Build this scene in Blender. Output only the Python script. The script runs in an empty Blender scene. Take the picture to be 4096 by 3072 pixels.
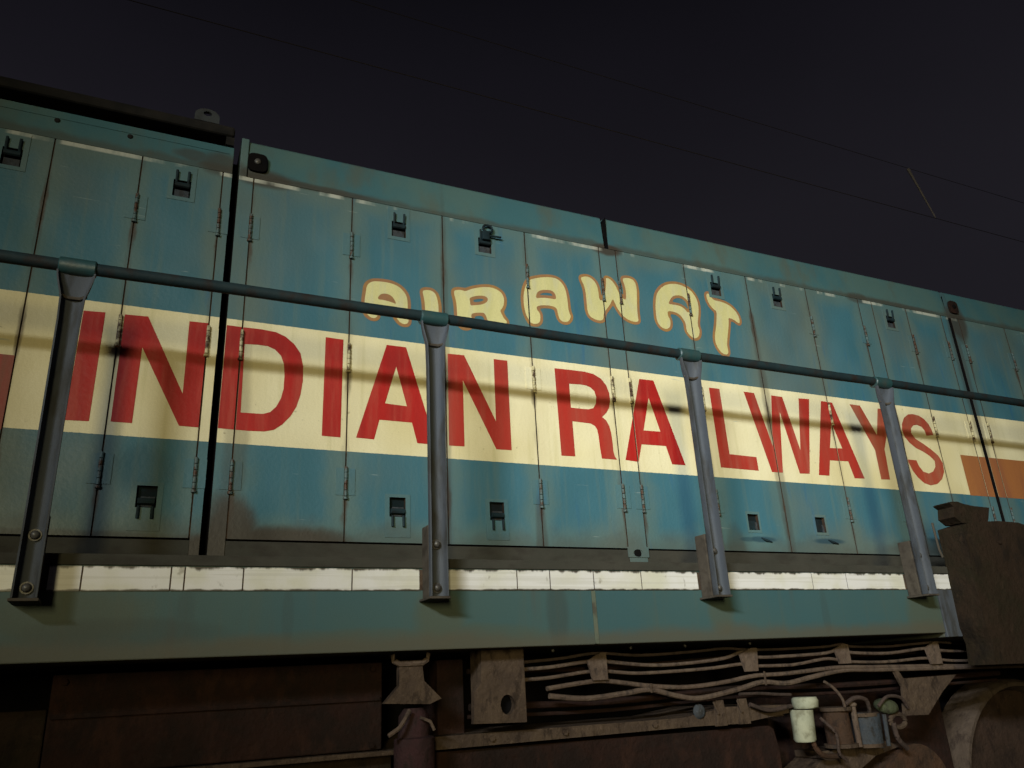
import bpy, bmesh, math, random
from mathutils import Vector, Matrix
from mathutils.geometry import tessellate_polygon
random.seed(7)
scene = bpy.context.scene
C = scene.collection

# ------------------------------------------------------------------ camera
CAM_Z = 1.5
YAW, PITCH, ROLL = math.radians(25.4814), math.radians(20.5435), math.radians(-3.0098)
cy, sy, cp, sp, cr, sr = math.cos(YAW), math.sin(YAW), math.cos(PITCH), math.sin(PITCH), math.cos(ROLL), math.sin(ROLL)
fwd = Vector((sy*cp, cy*cp, sp)); right = Vector((cy, -sy, 0)); up = right.cross(fwd)
r2 = right*cr + up*sr; u2 = up*cr - right*sr
cd = bpy.data.cameras.new('camera'); cam = bpy.data.objects.new('camera', cd); C.objects.link(cam)
m = Matrix((r2, u2, -fwd)).transposed().to_4x4(); m.translation = Vector((0, 0, CAM_Z)); cam.matrix_world = m
cd.sensor_width = 36; cd.lens = 27.83; cd.clip_start = .05; cd.clip_end = 3000
scene.camera = cam
scene.view_settings.view_transform = 'Standard'; scene.view_settings.look = 'None'
scene.view_settings.exposure = 0; scene.view_settings.gamma = 1

# ------------------------------------------------------------------ night sky
w = bpy.data.worlds.new('World'); scene.world = w; w.use_nodes = True
nt = w.node_tree; nt.nodes.clear()
wo = nt.nodes.new('ShaderNodeOutputWorld'); bg = nt.nodes.new('ShaderNodeBackground')
tc = nt.nodes.new('ShaderNodeTexCoord'); sx = nt.nodes.new('ShaderNodeSeparateXYZ')
rp = nt.nodes.new('ShaderNodeValToRGB')
nt.links.new(tc.outputs['Generated'], sx.inputs[0]); nt.links.new(sx.outputs['Z'], rp.inputs[0])
els = rp.color_ramp.elements
els[0].position = 0.0; els[0].color = (.0145, .0134, .0175, 1)
els[1].position = 1.0; els[1].color = (.0010, .0010, .0014, 1)
e = els.new(.50); e.color = (.0118, .0108, .0145, 1)
e = els.new(.66); e.color = (.0070, .0064, .0092, 1)
e = els.new(.78); e.color = (.0026, .0025, .0037, 1)
wn = nt.nodes.new('ShaderNodeTexNoise'); wn.inputs['Scale'].default_value = 2.6; wn.inputs['Detail'].default_value = 3
nt.links.new(tc.outputs['Generated'], wn.inputs['Vector'])
wm = nt.nodes.new('ShaderNodeMapRange'); wm.inputs['To Min'].default_value = .90; wm.inputs['To Max'].default_value = 1.08
wm.inputs['From Min'].default_value = .3; wm.inputs['From Max'].default_value = .7; nt.links.new(wn.outputs['Fac'], wm.inputs['Value'])
wx = nt.nodes.new('ShaderNodeVectorMath'); wx.operation = 'SCALE'; nt.links.new(rp.outputs[0], wx.inputs[0]); nt.links.new(wm.outputs[0], wx.inputs['Scale'])
nt.links.new(wx.outputs[0], bg.inputs[0]); bg.inputs[1].default_value = 1.0
nt.links.new(bg.outputs[0], wo.inputs[0])

# ------------------------------------------------------------------ station tube lamp and an unseen warm light (outside the frame, behind the camera)
def lamp(name, loc, aim, sx_, sz_, power, col, spread):
    l = bpy.data.lights.new(name, 'AREA'); l.shape = 'RECTANGLE'; l.size = sx_; l.size_y = sz_
    l.energy = power; l.color = col; l.spread = math.radians(spread)
    o = bpy.data.objects.new(name, l); C.objects.link(o); o.location = loc
    o.rotation_euler = (Vector(aim)-Vector(loc)).to_track_quat('-Z', 'Y').to_euler()
    return o
lamp('tube_lamp', (-3.70, -3.25, 4.31), (3.4, 3.25, 2.50), 2.6, .20, 53, (.90, .97, 1.0), 37)
lamp('warm_lamp', (-4.0, -10.0, 3.2), (2.9, 3.25, 2.6), 1.3, 3.0, 48, (1.0, .86, .45), 42)  # unseen warm light, made tall to blur the handrail's shadow

# ------------------------------------------------------------------ helpers
def link(o, parent=None):
    C.objects.link(o)
    if parent is not None: o.parent = parent
    return o
class MB:
    """collects shapes in one bmesh; build() links them as ONE mesh object"""
    def __init__(s): s.bm = bmesh.new()
    def box(s, x0, x1, y0, y1, z0, z1, bevel=0):
        v = [s.bm.verts.new(p) for p in ((x0,y0,z0),(x1,y0,z0),(x1,y1,z0),(x0,y1,z0),(x0,y0,z1),(x1,y0,z1),(x1,y1,z1),(x0,y1,z1))]
        fs = [s.bm.faces.new([v[i] for i in f]) for f in ((0,1,5,4),(1,2,6,5),(2,3,7,6),(3,0,4,7),(4,5,6,7),(3,2,1,0))]
        if bevel:
            es = {e for f in fs for e in f.edges}
            bmesh.ops.bevel(s.bm, geom=list(es), offset=bevel, segments=2, affect='EDGES', profile=.5)
        return s
    def prism(s, rings, y0, y1=None):
        """polygon (outer ring, then holes) in x,z; flat sheet at y0, or solid between y0 (front) and y1"""
        pts = [[Vector((p[0], p[1], 0)) for p in r] for r in rings]
        flat = [p for r in pts for p in r]
        tris = tessellate_polygon(pts)
        fr = [s.bm.verts.new((p.x, y0, p.y)) for p in flat]
        for t in tris:
            a, b, c = (flat[i] for i in t)
            cr_ = (b.x-a.x)*(c.y-a.y)-(b.y-a.y)*(c.x-a.x)
            if abs(cr_) < 1e-12: continue
            t = t if cr_ > 0 else (t[0], t[2], t[1])
            try: s.bm.faces.new([fr[i] for i in t])
            except ValueError: pass
        if y1 is not None:
            bk = [s.bm.verts.new((p.x, y1, p.y)) for p in flat]
            for t in tris:
                try: s.bm.faces.new([bk[i] for i in t])
                except ValueError: pass
            k = 0
            for r in pts:
                n = len(r)
                for i in range(n):
                    a, b = k+i, k+(i+1) % n
                    try: s.bm.faces.new([fr[a], bk[a], bk[b], fr[b]])
                    except ValueError: pass
                k += n
            bmesh.ops.recalc_face_normals(s.bm, faces=s.bm.faces)
        return s
    def tube(s, pts, r, n=10, caps=True, rs=None):
        pts = [Vector(p) for p in pts]; rings = []
        for i, p in enumerate(pts):
            t = (pts[min(i+1, len(pts)-1)]-pts[max(i-1, 0)]).normalized()
            a = t.cross(Vector((0, 0, 1))) if abs(t.z) < .9 else t.cross(Vector((0, 1, 0)))
            a.normalize(); b = t.cross(a).normalized(); rr = rs[i] if rs else r
            rings.append([s.bm.verts.new(p+(a*math.cos(q)+b*math.sin(q))*rr) for q in [2*math.pi*k/n for k in range(n)]])
        for A, B in zip(rings, rings[1:]):
            for k in range(n): s.bm.faces.new((A[k], A[(k+1) % n], B[(k+1) % n], B[k]))
        if caps: s.bm.faces.new(rings[0][::-1]); s.bm.faces.new(rings[-1])
        return s
    def dome(s, c, r, d=(0,-1,0), h=.6):
        mt = Vector(d).to_track_quat('Z', 'Y').to_matrix().to_4x4(); mt.translation = Vector(c)
        g = bmesh.ops.create_uvsphere(s.bm, u_segments=12, v_segments=8, radius=r)
        for v in g['verts']: v.co = mt @ Vector((v.co.x, v.co.y, v.co.z*h))
        return s
    def build(s, name, mat, parent=None, smooth=False, side=None):
        if smooth:
            for f in s.bm.faces: f.smooth = True
        me = bpy.data.meshes.new(name); s.bm.normal_update(); s.bm.to_mesh(me); s.bm.free()
        if smooth: 
            try: me.set_sharp_from_angle(angle=math.radians(40))
            except Exception: pass
        me.materials.append(mat)
        if side is not None:
            me.materials.append(side)
            for p_ in me.polygons:
                if abs(p_.normal.y) < .3: p_.material_index = 1
        return link(bpy.data.objects.new(name, me), parent)

# ------------------------------------------------------------------ materials
class NT:
    def __init__(s, name, rough=.55, spec=.35):
        s.m = bpy.data.materials.new(name); s.m.use_nodes = True; s.t = s.m.node_tree
        s.b = s.t.nodes['Principled BSDF']; s.b.inputs['Roughness'].default_value = rough
        s.b.inputs['Specular IOR Level'].default_value = spec
        s.pos = s.t.nodes.new('ShaderNodeNewGeometry').outputs['Position']
        sp_ = s.t.nodes.new('ShaderNodeSeparateXYZ'); s.L(s.pos, sp_.inputs[0]); s.x, s.y, s.z = sp_.outputs
    def L(s, a, b): s.t.links.new(a, b)
    def math(s, op, a, b=None, c=None, clamp=False):
        n = s.t.nodes.new('ShaderNodeMath'); n.operation = op; n.use_clamp = clamp
        for i, v in enumerate((a, b, c)):
            if v is None: continue
            if isinstance(v, (int, float)): n.inputs[i].default_value = v
            else: s.L(v, n.inputs[i])
        return n.outputs[0]
    def noise(s, scale, sc=(1, 1, 1), detail=4, off=(0, 0, 0), rough=.55):
        mp = s.t.nodes.new('ShaderNodeMapping'); mp.inputs['Scale'].default_value = sc; mp.inputs['Location'].default_value = off
        s.L(s.pos, mp.inputs[0]); n = s.t.nodes.new('ShaderNodeTexNoise'); n.inputs['Scale'].default_value = scale
        n.inputs['Detail'].default_value = detail; n.inputs['Roughness'].default_value = rough; s.L(mp.outputs[0], n.inputs['Vector']); return n.outputs['Fac']
    def ramp(s, v, a, b):
        n = s.t.nodes.new('ShaderNodeMapRange'); n.clamp = True; n.interpolation_type = 'SMOOTHSTEP'
        n.inputs['From Min'].default_value = a; n.inputs['From Max'].default_value = b; s.L(v, n.inputs['Value']); return n.outputs[0]
    def mix(s, f, a, b, mode='MIX'):
        n = s.t.nodes.new('ShaderNodeMix'); n.data_type = 'RGBA'; n.blend_type = mode
        if isinstance(f, (int, float)): n.inputs[0].default_value = f
        else: s.L(f, n.inputs[0])
        for i, v in ((6, a), (7, b)):
            if isinstance(v, tuple): n.inputs[i].default_value = (*v, 1)
            else: s.L(v, n.inputs[i])
        return n.outputs[2]
    def grain(s, col, amt=.10):
        g = s.noise(240, detail=1); v = s.math('MULTIPLY_ADD', g, amt*2, 1-amt)
        n = s.t.nodes.new('ShaderNodeCombineColor')
        for i in range(3): s.L(v, n.inputs[i])
        return s.mix(1.0, col, n.outputs[0], 'MULTIPLY')
    def bump(s, h, strength=.2, dist=.01):
        n = s.t.nodes.new('ShaderNodeBump'); n.inputs['Strength'].default_value = strength; n.inputs['Distance'].default_value = dist
        s.L(h, n.inputs['Height']); s.L(n.outputs[0], s.b.inputs['Normal'])
    def out(s, col, grain=.10):
        s.L(s.grain(col, grain) if grain else col, s.b.inputs['Base Color']); return s.m

CREAM = (.74, .665, .43); CREAM_Y = (.67, .58, .32); BLUE = (.047, .138, .178); BLUE_G = (.086, .155, .158); DUST = (.125, .135, .105)
RUST = (.060, .028, .014); DIRT = (.040, .032, .024); GREEN = (.075, .150, .125)
BAND0, BAND1 = 2.453, 3.001
def livery(name, edged=True, tone=0.0):
    """blue paint with the cream band between two heights, dust gathered at the door edges, rust at the seams, runs, worn top edge"""
    n = NT(name, .5, .3)
    big = n.noise(1.7, detail=3); mid = n.noise(7, detail=5); streak = n.noise(9, (3.2, 1, .16), 4); fine = n.noise(60, detail=3)
    if edged:
        g = n.t.nodes.new('ShaderNodeTexCoord').outputs['Generated']; s_ = n.t.nodes.new('ShaderNodeSeparateXYZ'); n.L(g, s_.inputs[0])
        ex = n.math('MINIMUM', s_.outputs[0], n.math('SUBTRACT', 1.0, s_.outputs[0])); ez = n.math('MINIMUM', s_.outputs[2], n.math('SUBTRACT', 1.0, s_.outputs[2]))
        ez = n.math('MULTIPLY', ez, 3.2); ed = n.math('MINIMUM', ex, ez)
        ed = n.math('ADD', ed, n.math('MULTIPLY', n.math('SUBTRACT', mid, .5), .30))
        edge = n.math('SUBTRACT', 1.0, n.ramp(ed, .02, .27))
        tight = n.math('SUBTRACT', 1.0, n.ramp(n.math('ADD', ex, n.math('MULTIPLY', n.math('SUBTRACT', n.noise(14, (1, 1, .5), 4), .5), .12)), .0, .034))
    else:
        edge = n.math('MULTIPLY', n.ramp(big, .2, .6), .9); tight = None
    blue = n.mix(edge, BLUE, BLUE_G)
    blue = n.mix(n.math('MULTIPLY', n.ramp(streak, .48, .72), .55), blue, BLUE_G)
    blue = n.mix(n.math('MULTIPLY', n.ramp(n.noise(1.3, detail=2, off=(4, 0, 3)), .45, .75), .55), blue, DUST)
    blue = n.mix(n.math('MULTIPLY', n.ramp(n.noise(4, (2.5, 1, .35), 4, (9, 0, 1)), .6, .75), .6), blue, (.025, .11, .21))
    # grime settled on the foot of the doors
    foot = n.math('MULTIPLY', n.math('SUBTRACT', 1.0, n.ramp(n.math('ADD', n.z, n.math('MULTIPLY', mid, -.22)), 1.96, 2.06)), .45)
    blue = n.mix(foot, blue, (.075, .070, .055))
    band = n.math('MULTIPLY', n.math('GREATER_THAN', n.math('ADD', n.z, n.math('MULTIPLY', fine, .004)), BAND0+.002), n.math('LESS_THAN', n.math('ADD', n.z, n.math('MULTIPLY', fine, .004)), BAND1+.002))
    cream = n.mix(n.ramp(big, .35, .7), CREAM, CREAM_Y); cream = n.mix(n.math('MULTIPLY', n.ramp(streak, .52, .75), .4), cream, (.52, .46, .22))
    cream = n.mix(n.math('MULTIPLY', n.ramp(n.noise(30, detail=4), .68, .78), .6), cream, (.22, .17, .09))
    if edged: cream = n.mix(n.math('MULTIPLY', edge, .22), cream, (.60, .50, .27))
    col = n.mix(band, blue, cream)
    if tight:
        hz = None
        for zc in (3.40, 2.83, 2.26):
            v = n.math('SUBTRACT', 1.0, n.ramp(n.math('ABSOLUTE', n.math('SUBTRACT', n.z, zc)), .05, .16)); hz = v if hz is None else n.math('MAXIMUM', hz, v)
        col = n.mix(n.math('MULTIPLY', tight, n.math('MULTIPLY_ADD', hz, .5, .18)), col, RUST)
    col = n.mix(stain(n), col, (.050, .038, .028))
    col = n.mix(stain(n, [(2.96, 2.132, .09, .016, .8), (3.43, 2.132, .11, .016, .8), (2.86, 2.13, .05, .012, .6), (-.02, 2.33, .10, .10, .35)]), col, (.020, .052, .075))
    # pale worn paint along the top of the doors
    wear = n.math('MULTIPLY', n.math('MULTIPLY', n.ramp(n.z, 3.698, 3.706), n.math('LESS_THAN', n.z, 3.722)), n.ramp(n.noise(5, (1, 1, .3), 4, (3, 0, 0)), .50, .62))
    col = n.mix(n.math('MULTIPLY', wear, .7), col, (.55, .55, .47))
    sc = n.math('MULTIPLY', n.ramp(n.noise(14, (.3, 1, 5), 3, (1, 5, 2)), .72, .78), .5)
    col = n.mix(sc, col, (.34, .40, .38))
    n.L(n.math('MULTIPLY_ADD', mid, .35, .33), n.b.inputs['Roughness'])
    n.bump(n.math('ADD', n.math('MULTIPLY', n.noise(3.0, detail=1), 1.0), n.math('MULTIPLY', fine, .05)), .5, .055)
    return n.out(col, .12)
STAINS = [(.30, 2.10, .10, .16, .9), (.52, 2.055, .30, .07, .9), (.24, 2.02, .20, .07, .9), (.30, 2.50, .05, .45, .35), (.33, 3.735, .16, .05, .8), (.55, 3.735, .35, .02, .6), (.15, 3.76, .10, .06, .7), (.02, 3.78, .08, .03, .6),
    (2.17, 3.715, .10, .035, .9), (4.08, 3.73, .10, .04, .6), (4.45, 3.735, .4, .018, .5), (5.02, 3.70, .09, .16, .8), (4.95, 3.2, .05, .8, .45), (3.15, 2.6, .035, .8, .4), (1.21, 3.0, .02, .9, .3), (2.78, 2.10, .06, .12, .35), (-.30, 2.06, .5, .03, .5), (1.66, 2.10, .03, .2, .45), (4.2, 2.1, .3, .06, .4)]
def stain(n, STAINS=STAINS):
    wob = n.math('MULTIPLY', n.math('SUBTRACT', n.noise(9, detail=5), .5), 1.1); tot = None
    for cx, cz, rx, rz, a in STAINS:
        dx = n.math('DIVIDE', n.math('SUBTRACT', n.x, cx), rx); dz = n.math('DIVIDE', n.math('SUBTRACT', n.z, cz), rz)
        d2 = n.math('ADD', n.math('ADD', n.math('MULTIPLY', dx, dx), n.math('MULTIPLY', dz, dz)), wob)
        v = n.math('MULTIPLY', n.math('SUBTRACT', 1.0, n.ramp(d2, .35, 1.5)), a); tot = v if tot is None else n.math('MAXIMUM', tot, v)
    return tot
def worn(name, a, b, c, rough=.6, stretch=(1, 1, 1), sc=6, amt=.8, spec=.3, metal=0, grain=.12, t=(.45, .7)):
    n = NT(name, rough, spec); n.b.inputs['Metallic'].default_value = metal
    col = n.mix(n.ramp(n.noise(sc, stretch, 5), .35, .65), a, b)
    col = n.mix(n.math('MULTIPLY', n.ramp(n.noise(sc*1.9, stretch, 6, (7, 3, 1)), *t), amt), col, c)
    n.bump(n.noise(45, detail=5), .35, .004)
    return n.out(col, grain)
M = {}
M['door'] = livery('blue_cream_door_paint')
M['frame'] = livery('blue_cream_frame_paint', False)
M['red'] = worn('red_letter_paint', (.40, .016, .013), (.34, .020, .016), (.42, .060, .040), .5, (3, 1, .3), 5, .6)
M['red_faded'] = worn('faded_red_letter_paint', (.37, .060, .030), (.33, .085, .045), (.38, .13, .07), .6, (3, 1, .3), 5, .6)
M['red_mid'] = worn('weathered_red_letter_paint', (.39, .028, .018), (.35, .045, .028), (.40, .12, .08), .55, (2.2, 1, .2), 4, .45, t=(.45, .7))
M['brick'] = worn('faded_brick_red_paint', (.30, .060, .045), (.25, .075, .05), (.20, .08, .05), .6, (3, 1, .3), 5, .6)
M['orange'] = worn('faded_orange_paint', (.36, .14, .042), (.31, .115, .042), (.20, .07, .05), .6, (1.5, 1, .25), 3, .6)
M['yellow'] = worn('pale_yellow_letter_paint', (.60, .55, .26), (.54, .50, .23), (.50, .48, .32), .55, (2, 1, .5), 6, .6)
M['ochre'] = worn('ochre_border_paint', (.31, .165, .055), (.29, .145, .070), (.22, .13, .06), .55, (1, 1, 1), 9, .6)
M['dark'] = worn('dark_gap', (.005, .005, .006), (.007, .006, .006), (.008, .007, .006), .95, spec=.02)
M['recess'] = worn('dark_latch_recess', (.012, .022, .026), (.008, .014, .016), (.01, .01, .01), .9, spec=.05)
M['seam'] = worn('rusty_seam_edge', (.050, .032, .022), (.030, .022, .017), (.075, .045, .026), .9, spec=.05, sc=12)
M['latch'] = worn('dark_latch_metal', (.010, .022, .028), (.016, .030, .036), (.012, .012, .012), .7, spec=.12)
def roofmat():
    n = NT('roof_blue_green_paint', .6, .25)
    col = n.mix(n.ramp(n.noise(2.2, (1.4, 1, 1), 4), .35, .65), (.046, .125, .145), (.072, .135, .130))
    col = n.mix(n.math('MULTIPLY', n.ramp(n.noise(5, (1.4, 1, .6), 5, (3, 1, 0)), .5, .75), .7), col, (.085, .100, .078))
    low = n.math('SUBTRACT', 1.0, n.ramp(n.math('ADD', n.z, n.math('MULTIPLY', n.noise(7, detail=5), -.07)), 3.70, 3.735))
    col = n.mix(n.math('MULTIPLY', low, .6), col, (.060, .055, .040))
    col = n.mix(stain(n), col, (.050, .038, .028))
    n.bump(n.noise(2, detail=2), .3, .02)
    return n.out(col, .14)
M['roof'] = roofmat()
M['rooflid'] = worn('brown_grime_roof_lid', (.016, .015, .014), (.024, .021, .019), (.012, .012, .012), .9, spec=.08)
M['lug'] = worn('dull_blue_grey_lug', (.045, .052, .062), (.05, .055, .06), (.03, .03, .03), .8, spec=.1)
M['plate'] = worn('grey_green_strip_paint', (.085, .140, .150), (.11, .14, .13), (.09, .075, .055), .6, (3, 1, .3), 5, .6)
M['rail'] = worn('dark_teal_handrail_paint', (.010, .020, .024), (.014, .026, .029), (.022, .014, .011), .65, (1, 1, 1), 7, .8, spec=.15)
M['sleeve'] = worn('teal_sleeve_paint', (.016, .050, .052), (.02, .055, .058), (.04, .05, .045), .45, spec=.5)
M['post'] = worn('grey_aluminium_post_paint', (.058, .066, .080), (.070, .076, .086), (.036, .034, .030), .7, (1.5, 1, .35), 8, .85, spec=.15)
M['bracket'] = worn('brown_grey_bracket_grime', (.072, .060, .047), (.058, .048, .038), (.036, .029, .023), .85, sc=12, spec=.08)
M['weld'] = worn('weld_grime', (.10, .12, .09), (.12, .11, .08), (.06, .05, .04), .8, spec=.1)
M['bolt'] = worn('bolt_steel', (.10, .095, .085), (.07, .065, .06), (.04, .03, .025), .4, metal=.2, sc=60)
M['brownband'] = worn('brown_grime_kick_strip', (.042, .041, .033), (.050, .047, .038), (.028, .023, .019), .8, (.6, 1, 1.3), 8, .5, spec=.1)
def sillmat():
    n = NT('green_sill_paint', .55, .3); mid = n.noise(5, detail=5); st = n.noise(7, (2.6, 1, .12), 4)
    col = n.mix(n.ramp(n.noise(1.6, detail=3), .35, .65), (.040, .092, .102), (.050, .094, .092))
    col = n.mix(n.math('MULTIPLY', n.ramp(st, .55, .85), .45), col, (.085, .090, .062))
    col = n.mix(n.math('MULTIPLY', n.ramp(n.noise(3, (2, 1, .2), 5, (5, 5, 5)), .60, .78), .8), col, (.075, .060, .045))
    for lst, c_ in (([(1.03, 1.72, .10, .12, .7), (2.34, 1.74, .07, .10, .6), (3.62, 1.72, .13, .14, .7), (1.20, 1.66, .30, .05, .5), (-.2, 1.76, .25, .09, .6), (.75, 1.66, .5, .04, .4)], (.072, .082, .056)), ([(1.53, 1.74, .05, .16, .40), (.15, 1.72, .03, .14, .2), (.48, 1.75, .02, .14, .2), (2.95, 1.72, .025, .12, .2), (-.02, 1.70, .3, .05, .35)], (.036, .040, .036))):
        col = n.mix(stain(n, lst), col, c_)
    low = n.math('SUBTRACT', 1.0, n.ramp(n.math('SUBTRACT', n.z, n.math('MULTIPLY', mid, .10)), 1.59, 1.650))
    col = n.mix(n.math('MULTIPLY', low, .75), col, (.085, .075, .052))
    n.bump(n.math('ADD', n.noise(2, detail=1), n.math('MULTIPLY', n.noise(50), .08)), .3, .02)
    return n.out(col, .14)
M['sill'] = sillmat()
def tapemat():
    n = NT('white_reflective_tape', .35, .5)
    col = n.mix(n.ramp(n.noise(6, (1, 1, 1), 4), .4, .7), (.66, .64, .62), (.58, .56, .46))
    lines = n.math('MULTIPLY', n.ramp(n.noise(90, (.02, 1, 1), 1), .5, .62), .35)
    col = n.mix(lines, col, (.46, .44, .38))
    top = n.ramp(n.math('ADD', n.z, n.math('MULTIPLY', n.math('POWER', n.noise(26, (1, 1, .25), detail=5), 2.0), .034)), 1.911, 1.921)
    bot = n.math('SUBTRACT', 1.0, n.ramp(n.math('SUBTRACT', n.z, n.math('MULTIPLY', n.noise(22, detail=4, off=(3, 3, 3)), .014)), 1.827, 1.833))
    col = n.mix(n.math('MAXIMUM', top, bot), col, (.060, .050, .038))
    col = n.mix(n.math('MULTIPLY', n.ramp(n.noise(24, (1, 1, .6), 5, (2, 0, 0)), .64, .76), .7), col, (.20, .17, .12))
    return n.out(col, .05)
M['tape'] = tapemat()
def grimy(name, a, b, c, sc=7):
    n = NT(name, .9, .06)
    col = n.mix(n.ramp(n.noise(sc, detail=6, rough=.65), .38, .62), a, b)
    col = n.mix(n.math('MULTIPLY', n.ramp(n.noise(sc*2.3, (1, 1, .5), 6, (7, 3, 1), .7), .50, .66), .85), col, c)
    col = n.mix(n.math('MULTIPLY', n.ramp(n.noise(sc*6, detail=4, off=(1, 1, 8)), .60, .72), .5), col, tuple(1.6*v for v in b))
    n.bump(n.math('ADD', n.noise(38, detail=6, rough=.7), n.math('MULTIPLY', n.noise(9, detail=3), 1.5)), .8, .012)
    return n.out(col, .16)
M['frame_brown'] = grimy('brown_underframe_grime', (.062, .043, .032), (.084, .058, .040), (.030, .021, .016), 9)
M['frame_dark'] = grimy('dark_red_brown_underframe', (.027, .014, .011), (.018, .012, .010), (.036, .018, .013), 5)
M['cable'] = grimy('dusty_brown_cable', (.120, .086, .064), (.095, .066, .050), (.050, .038, .032), 14)
M['cable_dark'] = grimy('dark_greasy_cable', (.070, .048, .040), (.050, .036, .030), (.030, .024, .020), 14)
M['damper'] = grimy('maroon_damper_paint', (.046, .022, .023), (.034, .020, .020), (.022, .016, .014), 9)
M['filter'] = worn('pale_filter_bowl', (.36, .36, .26), (.30, .31, .23), (.16, .15, .10), .7, sc=12, spec=.15)
M['bowl'] = grimy('blue_grey_cylinder', (.042, .050, .060), (.055, .058, .062), (.028, .024, .020), 12)
M['copper'] = grimy('brown_orange_cylinder', (.070, .038, .024), (.052, .032, .022), (.026, .018, .015), 10)
M['olive'] = grimy('olive_green_cover', (.070, .078, .042), (.055, .060, .034), (.030, .028, .020), 14)
M['tyre'] = grimy('wheel_tyre_steel', (.095, .070, .054), (.075, .055, .042), (.045, .032, .026), 8)
M['wheel'] = grimy('brown_wheel_steel', (.036, .024, .018), (.048, .030, .022), (.024, .016, .013), 6)
M['sandbox'] = grimy('dark_olive_brown_sandbox', (.019, .0155, .009), (.027, .017, .011), (.014, .0105, .008), 3)
M['wire'] = worn('dark_wire', (.06, .05, .045), (.06, .05, .045), (.05, .045, .04), .8, grain=0, spec=.05)
M['ceramic'] = worn('pale_dropper', (.38, .36, .42), (.38, .36, .42), (.3, .3, .3), .8, grain=0, spec=.05)
M['ballast'] = worn('grey_brown_ballast', (.10, .085, .07), (.07, .06, .05), (.14, .12, .10), .95, (1, 1, 1), 18, .8)

# ------------------------------------------------------------------ ground
g = MB(); g.box(-300, 300, -300, 300, -1, 0)
ground = g.build('ground', M['ballast']); ground['kind'] = 'structure'; ground['label'] = 'dark ballast ground under the locomotive'

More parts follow.
